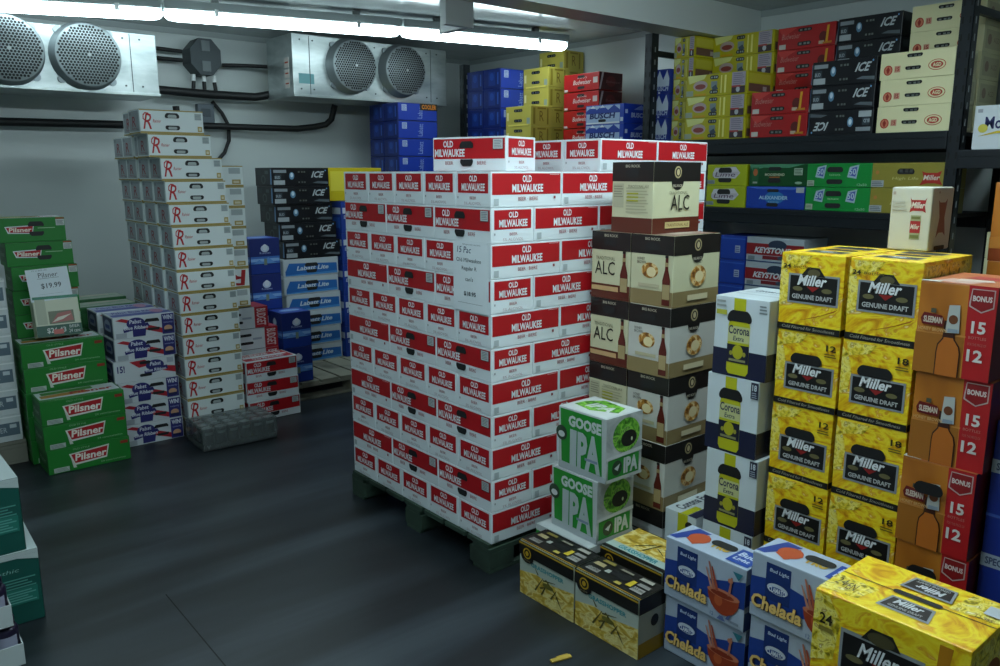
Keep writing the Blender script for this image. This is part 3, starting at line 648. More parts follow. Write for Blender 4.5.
# red script cases
def bud(w, v=0):
    k = Carton(w, .25, .124, '#b81a18' if not v else '#a31618', rough=.35)
    for f in 'FB':
        k.on(f)
        if v == 0: k.t('Budweiser', .28, .38, .78, .64, '#e2cfc8', .25, .01).slot(.5, .82, .2, .15, 'dark').slot(.5, .2, .2, .15, 'dark').r(.84, .4, .96, .72, '#c9b8b4').r(.02, .02, .12, .14, '#dcc8c4').t('KING', .4, .7, .66, .8, '#e2cfc8')
        else:
            k.r(.03, .05, .15, .26, '#c3c0b8').p([(.0, 1), (.35, .95), (.1, .6)], '#c23a34').t('Budweiser', .08, .48, .40, .72, '#b87870', .2).slot(.48, .82, .24, .15, 'glint').slot(.48, .22, .24, .18, 'glint')
            k.e(.80, .42, .07, .22, '#5a1410').r(.73, .1, .82, .24, '#b8a48c').p([(.84, .12), (.88, .12), (.9, .88), (.86, .88)], '#c8921c').p([(.8, .1), (.95, .1), (.95, .2), (.8, .16)], '#b87a18')
    k.on('R').r(.02, .02, .98, .98, '#4a1214').e(.5, .5, .2, .3, '#6a1c1c').t('Budweiser', .3, .4, .9, .55, '#8a5a58', .2).p([(.0, 0), (.06, 0), (.2, 1), (.12, 1)], '#b8a8a8')
    k.on('T').r(.1, .1, .9, .9, '#8e1414')
    return k.make()
B0, B1 = bud(.36), bud(.352, 1)
shelf(B0, 4.46, Z1, 4, 'bright red carton with white script', 'behind the mountain-print cartons, far shelf', 'bright red cartons on the far shelf', x=SX+.262, h=.13)
def busch():
    k = Carton(.345, .25, .127, '#1f44b0', rough=.35)
    for f in 'FB':
        k.on(f).r(.02, .1, .9, .95, '#a9bede').p([(.02, .7), (.2, .98), (.3, .74), (.45, .98), (.6, .72), (.75, .96), (.9, .7), (.9, .55), (.02, .55)], '#1d3fa0').p([(.12, .84), (.2, .98), (.27, .82)], '#e2e8f0').p([(.38, .84), (.45, .98), (.52, .84)], '#e2e8f0')
        k.t('BUSCH', .12, .28, .78, .58, '#12246a', .15, .04).slot(.45, .18, .2, .14, 'dark').r(.02, .02, .9, .1, '#e2e8f0').r(.92, .1, .99, .3, '#c3cede')
    k.on('R').r(.02, .02, .98, .98, '#1a3cb0').t('BUSCH', .3, .3, .9, .55, '#c3d0ea', .1, .04).p([(.4, .7), (.7, .95), (.95, .7)], '#8fa4dc').r(.05, .5, .15, .7, '#c3d0ea')
    k.on('L').r(.02, .02, .98, .98, '#1a3cb0')
    return k.make()
BU = busch()
shelf(BU, 3.985, Z1, 2, 'blue and white mountain-print carton', 'left of the second rack post', 'mountain-print cartons on the shelf')
def buscht():
    k = Carton(.12, .25, .148, '#16308e'); k.on('F').p([(.1, .5), (.35, .95), (.6, .55), (.85, .95), (1, .6), (1, .3), (.1, .3)], '#c3cfe0').t('BUSCH', .1, .1, .95, .32, '#b9c6e0', .1, .03).r(.3, .0, .42, .07, '#d0d8e4')
    return k.make()
stack(buscht(), 4.165, 3.441, Z1, 3, 'x', 'narrow blue mountain-print carton', 'right of the second rack post', 'blue cartons by the second post')
# near bay, top shelf: yellow cases
def yel(w=.425):
    k = Carton(w, .26, .125, '#b5ac10')
    for f in 'FB':
        k.on(f).r(.0, .05, .12, .3, '#9aa48e').p([(.02, 1), (.34, 1), (.30, .8), (.05, .62)], '#d8dc8a').e(.24, .5, .12, .24, '#b8a2a0').e(.24, .46, .09, .12, '#8a3a34').r(.14, .04, .34, .14, '#c99a10')
        k.slot(.47, .84, .14, .17, 'glint').slot(.47, .18, .14, .17, 'glint').r(.42, .34, .52, .66, '#7c8a8c').p([(.44, .2), (.54, .3), (.5, .5), (.44, .4)], '#3c4a58')
        k.r(.58, .1, .60, .9, '#e6e07c').r(.64, .1, .67, .9, '#e6e07c').r(.76, .36, .97, .97, '#a39aa6').lines(.78, .42, .95, .94, 6, '#7d7486').r(.76, .04, .97, .34, '#38282e').e(.86, .2, .03, .12, '#b4b8bc').r(.76, .3, .9, .38, '#a03838')
    for f in 'LR': k.on(f).r(.05, .5, .9, .9, '#c4bc3c').r(.05, .1, .9, .45, '#6a4a40').r(.6, .15, .75, .35, '#b4a8a4')
    k.on('T').r(.1, .1, .9, .9, '#c4b828')
    return k.make()
YE = yel(); G_YE = 'yellow cartons with can pictures on the top shelf'
shelf(YE, 3.145, Z1, 3, 'yellow carton with can pictures', 'in front column on top shelf', G_YE)
shelf(yel(.158), 3.319, Z1, 5, 'yellow carton end', 'in narrow column beside the second post', G_YE, x=SX+.1)
shelf(YE, 3.157, Z1, 5, 'yellow carton with can pictures', 'in rear column, top shelf', G_YE, x=SX+.275, off=None)
shelf(B1, 2.69, Z1, 2, 'dark red carton with bottle picture', 'in low front column on top shelf', 'dark red cartons on the top shelf')
shelf(B1, 2.712, Z1, 5, 'dark red carton with bottle picture', 'in tall rear column, top shelf', 'dark red cartons on the top shelf', x=SX+.275, rz=.2)
I2, I3 = ice(.347, .125), ice(.347, .125, 1)
shelf([I3, I2, I2], 2.332, Z1, 3, 'black carton with slanted white letters', 'in front column, top shelf', 'black cartons on the top shelf')
shelf(I2, 2.354, Z1, 5, 'black carton with slanted white letters', 'in rear column near the ceiling', 'black cartons on the top shelf', x=SX+.285, rz=.2)
CRM = '#ddd8ac'
k = Carton(.352, .25, .1265, CRM)
for f in 'FB':
    k.on(f).e(.115, .36, .062, .19, '#b03a26').e(.115, .36, .048, .15, '#c9795c').p([(.115, .5), (.14, .38), (.125, .24), (.105, .24), (.09, .38)], '#8e2214').r(.205, .26, .285, .5, '#c8917a').t('15', .22, .3, .27, .46, '#9c2c18', bold=.03)
    k.slot(.47, .83, .21, .13, 'glint', -.2).slot(.46, .37, .21, .13, 'glint', -.2)
    k.e(.775, .42, .115, .2, '#b03a26').e(.775, .42, .105, .175, CRM).e(.775, .42, .08, .13, '#b03a26').t('AGD', .72, .35, .83, .49, CRM, 0, .04)
k.on('R').r(.1, .15, .9, .85, '#c9c29a').e(.3, .5, .1, .2, '#a88a72').t('AGD', .5, .4, .8, .6, '#a08a70').on('L').r(.1, .15, .9, .85, '#c9c29a'); k.make(); AG = k
G_AG = 'cream cartons with red maple leaf seal'
shelf(AG, 1.967, Z1, 3, 'cream carton with red oval', 'in bright front stack left of near post', G_AG, off=[(0, 0), (0, -.003), (0, .004)])
shelf(AG, 1.964, Z1, 5, 'cream carton with red oval', 'in rear stack behind near post', G_AG, x=SX+.285, rz=.2)
k = Carton(.34, .26, .195, '#ccd3d8'); k.on('F').t('Molson', .14, .46, .62, .74, '#141a58', 0, .02).p([(.06, .3), (.3, .42), (.9, .38), (.9, .33), (.3, .36)], '#c8b028').e(.12, .48, .06, .1, '#cfc24a').t('Canadian', .4, .12, .8, .24, '#6a7ac0').r(.04, .84, .1, .92, '#9a9ea8'); k.on('L').r(.1, .1, .9, .9, '#aab2b8'); k.make()
put(k, SX-.01, 1.508, 1.5655, 'x', 0, 'white carton with dark blue lettering on the rack right of near post')
shelf(AG, 1.50, Z3, 4, 'cream carton with red oval', 'low in dim bay beyond near post', G_AG, x=SX+.285)
# lower shelf
k = Carton(.272, .26, .124, '#a4b010')
for f in 'FB':
    k.on(f).r(0, .08, .2, .26, '#8a9698').lines(.01, .1, .19, .24, 3, '#5d686a').p([(.18, .36), (.72, .34), (.84, .6), (.72, .88), (.2, .84), (.14, .6)], '#c9c6cc').slot(.46, .76, .34, .24, 'dark', .3).slot(.46, .24, .34, .2, 'dark', -.2).p([(.14, .42), (.8, .5), (.8, .66), (.14, .6)], '#b9b4bc').t('Lime', .22, .42, .72, .64, '#4a2a4c', .3)
k.on('R').r(.05, .05, .95, .95, '#8a9410'); k.make()
shelf(k, 2.965, Z2, 2, 'lime green carton with grey badge', 'on the lower shelf', 'lime green cartons on the lower shelf', off=[(0, .0), (0, -.003)])
k = Carton(.362, .26, .124, '#0f4a24', rough=.3); k.on('F').p([(.0, .98), (.95, .98), (.7, .82), (.25, .84), (.05, .7)], '#4a8a68').r(.05, .12, .17, .84, '#1c5a34').e(.11, .62, .04, .16, '#a8582c').r(.07, .12, .15, .2, '#9aa498').slot(.45, .78, .22, .16, 'dark').slot(.45, .26, .22, .2, 'dark').t('MOOSEHEAD', .28, .46, .62, .58, '#b4bca0', 0, .03).r(.36, .38, .54, .43, '#a8642c').r(.78, .5, .92, .8, '#a4b8a4').lines(.79, .53, .91, .78, 4, '#3c5a44').e(.86, .16, .06, .06, '#8aa890'); k.make()
put(k, SX+.01, 2.675, Z2+.1245, 'x', 0, 'dark green carton with cream lettering lying on the blue shelf carton')
k = Carton(.365, .26, .124, '#163c9e', rough=.35); k.on('F').p([(0, .98), (1, .98), (.8, .86), (.2, .88)], '#3c62c0').e(.5, .5, .17, .28, '#2a74b0').slot(.47, .82, .2, .13, 'dark').slot(.47, .18, .2, .16, 'dark').t('ALEXANDER', .23, .42, .73, .58, '#a4c4dc', 0, .03).r(.86, .74, .99, .98, '#a8b0b4').t('KEITHS', .4, .28, .58, .34, '#8ab4d4'); k.make()
put(k, SX+.01, 2.688, Z2, 'x', 0, 'bright blue carton under the dark green one on the lower shelf')
k = Carton(.357, .26, .124, '#14883a', rough=.35)
for f in 'FB':
    k.on(f)
    for u in (.14, .64):
        k.p([(u, .42), (u+.14, .36), (u+.17, .94), (u+.03, .84)], '#9fb8c4').p([(u+.025, .5), (u+.125, .44), (u+.145, .86), (u+.045, .78)], '#4c58a8').t('50', u+.03, .52, u+.13, .78, '#b9c8d4', 0, .02, 0)
    k.slot(.45, .76, .25, .22, 'dark', .2).slot(.45, .22, .25, .2, 'dark', -.1).r(.02, .04, .13, .28, '#a9b8a4').lines(.03, .07, .12, .25, 3, '#5a6a5a').t('12x50', .8, .06, .94, .16, '#a9d0b0').t('labatt', .37, .48, .54, .56, '#a9d0a0')
k.make()
shelf(k, 2.321, Z2, 2, 'green carton with two number badges', 'on the lower shelf', 'green cartons on the lower shelf', off=[(0, 0), (0, 0)], rz=.1, h=.1245)
k = Carton(.352, .26, .124, '#8e8436', rough=.35)
for f in 'FB': k.on(f).r(0, .04, .18, .3, '#a4aab0').lines(.01, .07, .17, .27, 3, '#5d6468').slot(.48, .68, .24, .22, 'glint', .2).p([(.70, .66), (.76, .6), (.9, .6), (.96, .68), (.93, .4), (.98, .14), (.88, .2), (.78, .2), (.68, .12), (.73, .4)], '#a8281c').t('Miller', .73, .32, .94, .52, '#d8cfc0', .2, .02).t('High Life', .3, .3, .66, .44, '#c9c07c', .2).e(.08, .62, .025, .08, '#b87a3c')
k.make()
shelf(k, 1.966, Z2, 2, 'olive gold carton with red bow-tie logo', 'on the lower shelf by near post', 'olive gold cartons on the lower shelf', h=.1245, rz=.1)
# third shelf
k = Carton(.175, .26, .143, '#17379c'); k.on('F').r(.03, .04, .97, .96, '#1c44ac').r(.6, .3, .8, .6, '#a9b4cc').lines(.62, .33, .78, .57, 3, '#4a5c9c').r(.02, .85, .98, .9, '#3460c4'); k.make()
shelf(k, 2.845, Z3, 3, 'small blue carton', 'on third shelf beside the pallet stack', 'small blue cartons on the third shelf')
k = Carton(.36, .26, .143, '#a9b4bc')
for f in 'FB': k.on(f).r(0, .3, 1, .76, '#8e1c24').r(0, .02, 1, .06, '#2a4a7c').e(.55, .72, .16, .2, '#2c3a50').t('KEYSTONE', .16, .38, .78, .62, '#cfd4d8', .3, .04).r(.3, .14, .7, .28, '#78222a').e(.7, .22, .14, .1, '#39485c').r(.04, .08, .16, .24, '#7a868e')
k.make()
shelf(k, 2.665, Z3, 3, 'white and red carton with slanted lettering', 'on the third shelf', 'white and red cartons on the third shelf')
# ================================================================ near right stacks
BR = '#5c2616'; CR = '#c9c7a4'
def bottle(k, cu, v0, h, w, glass='#5a1c10', label='#a89468'):
    W = w
    k.p([(cu-W*.5, v0), (cu+W*.5, v0), (cu+W*.5, v0+h*.5), (cu+W*.34, v0+h*.62), (cu+W*.2, v0+h*.72), (cu+W*.17, v0+h), (cu-W*.17, v0+h), (cu-W*.2, v0+h*.72), (cu-W*.34, v0+h*.62), (cu-W*.5, v0+h*.5)], glass)
    k.r(cu-W*.46, v0+h*.12, cu+W*.46, v0+h*.42, label).r(cu-W*.2, v0+h*.78, cu+W*.2, v0+h*.86, label).r(cu-W*.2, v0+h*.95, cu+W*.2, v0+h, '#1a1412')
def big_rock(front, side, body, foot):
    k = Carton(.192, .268, .2495, body, rough=.4)
    K = '#171412'
    for f in 'FBLR':
        k.on(f).r(0, .73, 1, 1, K).r(0, 0, 1, .22, foot)
        if f in 'FB':
            k.slot(.5, .84, .34, .11, 'dark').t('BIG ROCK', .33, .925, .68, .965, '#b4ac98', 0, .02)
            if front == 'facts':
                k.r(.04, .36, .3, .70, '#b3b195').lines(.05, .5, .28, .68, 5, '#8a8870').lines(.36, .28, .9, .66, 9, '#b0ae90').t('TRADITIONAL ALE', .4, .64, .9, .68, '#6a6850').r(.38, .55, .66, .57, '#a8a820').r(.38, .5, .66, .52, '#a8a820').r(.38, .45, .66, .47, '#a8a820')
            elif front == 'plainfacts': k.lines(.1, .3, .8, .62, 6, '#5a5c5c').r(.1, .1, .5, .14, '#7a7c7c')
            elif front == 'alc': k.t('TRADITIONAL', .12, .58, .62, .63, '#6a6850').t('ALC', .10, .36, .62, .56, '#1a1612', 0, .0).r(.02, .12, .72, .19, '#c4a070'); bottle(k, .86, .05, .68, .19)
            else:
                k.e(.46, .5, .2, .11, HONEY).e(.5, .48, .11, .07, '#e0cfa0').t('HONEY', .16, .64, .34, .68, '#4a4640').t('BROWN', .16, .59, .36, .63, '#4a4640').r(.2, .26, .7, .31, '#b8b090'); bottle(k, .86, .03, .70, .18)
        else:
            k.e(.5, .73, .13, .12, K).e(.5, .86, .075, .085, '#b4a478').e(.5, .86, .055, .065, '#2a241c').e(.5, .86, .03, .045, '#c3b48c').t('BIG ROCK', .40, .65, .60, .69, '#b4ac98', 0, .02)
            if side == 'alc': k.t('TRADITIONAL', .32, .55, .72, .59, '#6a6850').t('ALC', .36, .32, .76, .54, '#1a1612', 0, .0).r(.25, .07, .78, .16, '#c4b078').t('TRADITIONAL ALE', .28, .095, .75, .135, '#6a4a20')
            else: k.e(.52, .42, .17, .15, HONEY).e(.54, .41, .09, .08, '#e0cfa0').t('HONEY', .42, .60, .6, .64, '#4a4640').r(.3, .08, .74, .16, '#cfc4a0')
    k.on('T').r(.02, .02, .98, .98, '#6e4a38').r(.1, .1, .9, .9, '#8c7468').r(.25, .3, .75, .7, '#a89a8c')
    return k.make('bottle_carton')
TAN = '#8a7850'
A1 = big_rock('facts', 'alc', CR, BR); A2 = big_rock('alc', 'alc', CR, BR); HC = big_rock('honey', 'honey', CR, TAN); HW = big_rock('honey', 'honey', '#c4c4bc', TAN); HP = big_rock('plainfacts', 'honey', '#b9bcbc', '#b9bcbc'); A3 = big_rock('facts', 'alc', CR, CR)
G_A = 'black-topped bottle cartons beside the pallet stack'
AX = 2.215
put(A1, AX+.005, 2.012, 1.2495, 'x', 0, 'cream and brown bottle carton alone on top of the black-topped bottle cartons', G_A)
for i, (k, d) in enumerate([(HP, 'white black-topped bottle carton with printed lines'), (HW, 'white black-topped bottle carton with brown print'), (HW, 'white black-topped bottle carton with brown print'), (HW, 'white black-topped bottle carton with brown print'), (HC, 'cream black-topped bottle carton with brown print')]):
    put(k, AX+[0, -.004, .002, -.006, .0][i], 1.9075+[0, -.002, 0, -.002, 0][i], .001+.2497*i, 'x', random.uniform(-.4, .4), f'{d}, {ORD[4-i]} in right column', G_A)
for i, (k, d) in enumerate([(HP, 'white black-topped bottle carton'), (HW, 'white black-topped bottle carton'), (A3, 'cream black-topped bottle carton with yellow lines'), (A2, 'cream black-topped bottle carton with bottle'), (A2, 'cream black-topped bottle carton with bottle')]):
    put(k, AX-.0, 2.101, .001+.2497*i, 'x', 0, f'{d}, {ORD[4-i]} in left column by pallet', G_A)
# green and white cases
k = Carton(.232, .185, .228, '#b9c0c0', rough=.4); G2 = '#1d8a2c'
k.on('F').p([(.08, .08), (.93, .08), (.90, .97), (.04, .97)], G2).t('GOOSE', .22, .72, .90, .90, '#c3cccb', 0, .05)
k.p([(.02, .0), (1, .0), (1, .09), (.02, .12)], '#a9b2b6').t('I', .26, .10, .40, .68, '#a9b6b6', 0, .07).t('PA', .42, .10, .90, .68, '#a9b6b6', 0, .05).r(.58, .26, .84, .30, '#7a8aa0').e(.08, .58, .12, .12, '#26402c').e(.08, .56, .07, .05, '#c3cccb')
k.on('R').r(0, 0, 1, 1, GREY_FOG).e(.55, .68, .38, .27, HOPS, 26).e(.62, .62, .22, .13, '#0c120c').e(.7, .6, .025, .03, '#c9d8b0').r(.05, .05, .92, .36, G2).e(.3, .2, .14, .12, '#24402a').p([(.22, .2), (.38, .26), (.32, .15)], '#c3cccb').t('IPA', .48, .08, .88, .33, '#c3cccb', 0, .05).p([(0, .40), (1, .44), (1, .38), (0, .35)], '#c9cfcf').r(0, 0, 1, .05, '#b9c0c0')
k.on('T').r(.05, .05, .95, .95, '#c6cccb').p([(.1, .3), (.5, .2), (.9, .45), (.8, .8), (.3, .9), (.12, .6)], HOPS).t('IPA', .3, .35, .8, .65, '#c6cccb', .2, .04).on('L').r(.03, .03, .97, .97, G2).on('B').r(.03, .1, .97, .97, G2); k.make()
G_G = 'green and white cartons with large white letters'
put(k, 1.92, 1.966, .4265, 'x', 0, 'green and white carton with huge letters, upper of the two', G_G)
put(k, 1.915, 1.993, .198, 'x', -1, 'green and white carton with huge letters, lower of the two', G_G)
q = Carton(.27, .235, .196, '#b9c2c0'); q.on('F').r(.0, .1, 1, .88, G2).r(0, .88, 1, 1, '#c0c8c8').t('IPA', .3, .2, .7, .7, '#a9b6b6', 0, .05).on('R').r(.05, .05, .95, .85, '#14301c').on('T').r(.03, .03, .97, .97, '#c0c8c8'); q.make()
put(q, 1.876, 2.03, .001, 'x', 0, 'green carton with white top edge underneath the two big-letter cartons')
# black, yellow and pale blue cases
def grass(kind):
    w, d, h = (.27, .125, .2) if kind == 0 else (.27, .2, .2)
    k = Carton(w, d, h, '#b4bca8', rough=.4); K = '#141210'; Y = '#b8921c'
    for f in 'FB':
        k.on(f).r(0, 0, 1, .42, WHEAT).r(0, .42, 1, .74, '#aeb8ac').p([(0, .42), (.3, .50), (.6, .45), (1, .52), (1, .3), (0, .3)], WHEAT)
        k.t('GRASSHOPPER', .22, .60, .82, .68, '#2c8a92', 0, .03)
        for (a, b, c, d_) in ((.3, .2, .45, .5), (.42, .18, .56, .5), (.5, .5, .72, .28), (.45, .46, .68, .52), (.36, .52, .3, .62), (.6, .2, .7, .4), (.7, .3, .8, .12), (.4, .3, .6, .42)):
            dx, dy = c-a, d_-b; L = math.hypot(dx, dy); nx, ny = -dy/L*.014, dx/L*.014; k.p([(a+nx, b+ny), (c+nx*.3, d_+ny*.3), (c-nx*.3, d_-ny*.3), (a-nx, b-ny)], '#5a5224')
        k.e(.55, .4, .1, .045, '#6a6428').r(0, .76, 1, 1, K).r(0, .955, 1, .985, Y).e(.16, .76, .12, .12, K).e(.16, .82, .075, .10, Y).e(.16, .82, .056, .075, K).e(.16, .82, .03, .045, Y).t('BIG ROCK', .1, .68, .22, .70, '#a89a70')
    k.on('R').r(0, 0, 1, .25, '#a88416').r(0, .25, 1, .72, '#a9aea4').r(0, .74, 1, 1, K).slot(.6, .55, .3, .2, 'dark', name='side_flap').on('L').r(0, 0, 1, .3, '#a88416').r(0, .74, 1, 1, K)
    k.on('T')
    if kind == 0:
        k.r(0, 0, 1, 1, K).r(.0, .03, 1, .06, Y).slot(.5, .55, .3, .28, 'black')
        for (a, b, c, d_, col) in ((.05, .55, .22, .72, '#a89a70'), (.06, .2, .26, .38, '#8c8a84'), (.28, .42, .36, .58, '#a4a8a0'), (.66, .3, .74, .62, '#c9b030'), (.76, .2, .94, .42, '#9c9a94'), (.76, .5, .94, .64, '#8c8a84'), (.1, .8, .3, .92, '#8a7c3c'), (.7, .76, .9, .9, '#a8a498'), (.4, .78, .6, .86, '#8a8474'), (.54, .14, .64, .26, '#b8a44c')):
            k.p([(a, b), (c, b), (c-.01, d_), (a+.01, d_)], col)
        k.t('12 CANS', .07, .24, .25, .34, '#1a1814').t('355 ml', .77, .26, .93, .37, '#1a1814')
    else:
        k.r(0, 0, 1, 1, '#a9bcb4').r(0, .3, 1, 1, WHEAT).t('GRASSHOPPER', .18, .14, .8, .26, '#2c8a92', 0, .03).r(0, .0, 1, .1, K)
        for (a, b, c, d_) in ((.3, .4, .5, .7), (.45, .35, .55, .75), (.55, .6, .75, .45), (.35, .6, .7, .66)): k.p([(a, b), (a+.03, b), (c, d_), (c-.02, d_)], '#5a5224')
    return k.make('can_carton')
GR0, GR1 = grass(0), grass(1); G_R = 'black-topped cartons with golden field print'
put(GR0, 1.737, 1.962, .001, 'x', 0, 'black and gold field-print carton on the floor nearest the pallet', G_R)
put(GR0, 1.739, 1.690, .001, 'x', 0, 'black and gold field-print carton on the floor beside blue and white cartons', G_R)
put(GR1, 1.925, 1.752, .001, 'x', 0, 'field-print carton with golden top, behind the two front ones', G_R)
# blue and white cases with red drink
def chel():
    k = Carton(.284, .128, .19, '#a9b6c8', rough=.42); B = '#1c3c8c'
    for f in 'FB':
        k.on(f).p([(0, .2), (.35, .28), (.6, .3), (1, .36), (1, .80), (.6, .62), (.3, .7), (0, .62)], B).r(.16, .36, .42, .92, '#16306e').t('Bud Light', .20, .78, .40, .85, '#c3d0e4', .15, .02).e(.29, .56, .11, .08, '#c3ccd8').e(.29, .54, .09, .05, '#2a4a8c').t('CLAMATO', .2, .5, .38, .58, '#e0e4ea', 0, .03)
        k.p([(.755+.19*math.cos(PI+PI*i/12), .47+.34*math.sin(PI+PI*i/12)) for i in range(13)], '#9a3a1c').e(.70, .34, .05, .09, '#b8562c').e(.755, .47, .195, .07, '#c87858').e(.745, .455, .14, .045, '#8a3018').p([(.56, .90), (.575, .91), (.66, .50), (.63, .48)], '#b87058').p([(.60, .84), (.615, .85), (.70, .5), (.67, .47)], '#a8503a').p([(.53, .80), (.545, .8), (.63, .5), (.6, .5)], '#c08874').p([(.84, .80), (.86, .8), (.84, .5), (.81, .48)], '#b87058').e(.835, .74, .03, .04, '#c0785c').p([(.80, .1), (.84, .1), (.86, .2), (.82, .16)], '#4a5a90').p([(.70, .05), (.80, .05), (.77, .12), (.73, .12)], '#5a6a9c')
        k.t('Chelada', .035, .17, .575, .40, '#3a2410', .12, .07).t('Chelada', .03, .18, .57, .40, '#e8c070', .12, .035).p([(.86, .92), (.98, .92), (.93, .8)], '#2f7a8a').t('12', .62, .07, .66, .13, '#2a4a8c').r(.86, .08, .96, .12, '#7a8494')
    k.on('R').r(0, 0, 1, .75, '#27407c').r(0, .3, 1, .4, '#8fa0bc').on('L').r(0, 0, 1, .75, '#27407c')
    k.on('T').p([(0, .1), (.12, .95), (.3, .9), (.1, .1)], '#27408c').e(.27, .5, .12, .28, '#b8502c').p([(.16, .3), (.3, .12), (.4, .5), (.3, .8)], '#b8502c').slot(.55, .62, .3, .3, 'dark', name='handle_slot').t('PRO', .46, .34, .66, .66, '#c9a43c', 0, .06).r(.72, .08, .98, .8, '#24489c').t('Bud', .76, .45, .94, .68, '#c9d4e8', .1, .03).t('Light', .76, .18, .94, .38, '#c9d4e8', .1, .03)
    return k.make('can_carton')
CH = chel(); G_C = 'blue and white cartons with orange-red drink'
flat = Carton(.284, .128, .064, '#27407c'); flat.make('can_carton')
put(flat, 1.842, 1.118, .001, 'x', 0, 'flat blue pack on the floor beneath the right pair of blue and white cartons')
for c, y in ((0, 1.412), (1, 1.118)):
    for i in range(2):
        put(CH, 1.84+[.012, 0][i], y, [.001, .066][c]+.191*i, 'x', [.4, -.5][i], f'blue and white carton with red drink, {["lower", "upper"][i]} of {["left pair by field-print cartons", "right pair by big gold carton"][c]}', G_C)
# white, navy and yellow bottle cases
NV = '#191d3a'; YL = '#b9b818'
def corona(v):
    k = Carton(.202, .27, .2655, '#cdd7dc', rough=.42)
    for f in 'FB':
        k.on(f).r(0, 0, 1, .34, NV)
        k.p([(.27, .08), (.31, .03), (.64, .03), (.68, .08), (.68, .64), (.65, .74), (.58, .80), (.58, .99), (.36, .99), (.36, .80), (.30, .74), (.27, .64)], YL)
        k.slot(.475, .79, .46, .14, 'black', .4)
        k.p([(.27, .44), (.68, .44), (.68, .64), (.27, .64)], '#c3c48a').t('Corona', .28, .54, .67, .65, '#1c2048', 0, .02).t('Extra', .38, .46, .58, .52, '#1c2048', .1, .01).r(.27, .18, .68, .41, '#1a1d30').e(.475, .32, .10, .09, '#b0ac20').e(.35, .3, .03, .03, '#a09a3c').e(.60, .3, .03, .03, '#a09a3c').r(.32, .2, .63, .23, '#8a8a60')
        if v == 0: k.lines(.04, .86, .22, .97, 2, '#9aa2a0').r(.04, .77, .24, .83, '#b4b43c').lines(.84, .83, .98, .95, 3, '#7d878c')
        else: k.r(.86, .78, .995, .985, '#23263c').t('18', .885, .88, .97, .96, '#c9d0d8', 0, .03).lines(.88, .79, .98, .87, 3, '#9aa2b0')
    for f in 'LR': k.on(f).r(0, 0, 1, .34, NV).t('Corona', .2, .12, .8, .25, '#2c3050', 0, .02)
    k.on('T').r(.02, .02, .98, .98, '#bcc6ca').r(.1, .3, .9, .36, '#a9b3b8').t('Corona Extra', .2, .6, .85, .75, '#5a6474', 0, .02).r(.0, .49, 1, .505, '#8a9498')
    return k.make('bottle_carton')
C0, C1 = corona(0), corona(1); G_N = 'white and navy bottle cartons with yellow bottle'
for i in range(4):
    put([C1, C1, C1, C0][i], 2.25, 1.571+[0, -.002, .008, -.006][i], .001+.266*i, 'x', [0, .5, -.6, .5][i], f'white and navy bottle carton with yellow bottle, {ORD[3-i]} in the narrow column', G_N)
k = Carton(.138, .25, .268, '#c8d2d6'); k.on('T').r(0, 0, 1, 1, '#c0c9cc').t('Corona Extra', .10, .12, .42, .95, '#2a3040', 0, .03, 90).r(.5, .0, .72, .35, YL).r(.74, 0, 1, .8, NV)
k.on('F').r(.42, .4, .74, 1, YL).r(0, 0, 1, .34, NV).slot(.8, .86, .26, .12, 'black'); k.make('bottle_carton')
put(k, 2.22, 1.712, .001, 'x', 0, 'white carton top with dark lettering, wedged between black-topped and navy bottle cartons')
# gold cases
def mgd(v, w=.21, d=.345, h=.2435):
    k = Carton(w, d, h, GOLD, rough=.38)
    for f in 'FB':
        k.on(f)
        k.p([(0, .3), (.12, .34), (.16, .6), (.08, .85), (0, .9)], GOLDI).p([(.1, .8), (.4, .86), (.5, .97), (.05, .97)], GOLDI)
        k.r(0, .0, 1, .085, '#12110e').t('Cold Filtered for Smoothness', .08, .025, .92, .065, '#a8a494', .2)
        if v == 24: u0, v0, u1, v1 = .14, .36, .94, .74
        else: u0, v0, u1, v1 = .16, .22, .94, .58
        H = v1-v0; k.p([(u0, v0), (u1, v0), (u1, v1), (u0, v1)], '#8e9294').r(u0+.03, v0+.025, u1-.03, v1-.025, '#11100f')
        if v == 24: k.p([(.34, v1-.02), (.72, v1-.02), (.62, v1+.09), (.44, v1+.09)], '#1c1a14').e(.54, v1+.02, .10, .05, '#5a5234')
        k.p([(.44, v0+H*.6), (.64, v0+H*.6), (.54, v0+H*.42)], '#8a1a18').e(.30, v0+H*.5, .08, .03, '#6a6440').e(.76, v0+H*.5, .08, .03, '#6a6440')
        k.t('Miller', .31, v0+H*.62, .75, v0+H*.98, '#dfe2e4', .25, .03).t('GENUINE DRAFT', u0+.08, v0+H*.16, u1-.08, v0+H*.32, '#b4b6b4', 0, .03)
        if v == 24: k.t('24', .05, .80, .17, .86, '#2a2410', 0, .02).t('bottles', .22, .81, .5, .85, '#6a5a20', .2).p([(.35, .14), (.9, .3), (.95, .34), (.6, .2)], '#b06a10')
        else: k.slot(.50, .665, .50, .135, 'black', .25).t(str(v), .80, .80, .95, .88, '#2a2410', 0, .02).lines(.78, .72, .96, .78, 2, '#6a5a20')
    for f in 'LR': k.on(f).r(.05, .15, .95, .95, GOLDI).r(0, 0, 1, .085, '#12110e').e(.5, .6, .2, .12, '#8a3a1c').t('Miller', .3, .4, .7, .5, '#6a4a10', .2, .02)
    k.on('T').r(.0, .47, 1, .48, '#3a3008').slot(.5, .5, .5, .1, 'black').r(.2, .15, .8, .35, '#8e9294').r(.22, .17, .78, .33, '#11100f').t('Miller', .38, .2, .64, .3, '#c9ccd0', .25, .03).r(.2, .65, .8, .85, '#8e9294').r(.22, .67, .78, .83, '#11100f')
    return k.make('bottle_carton')
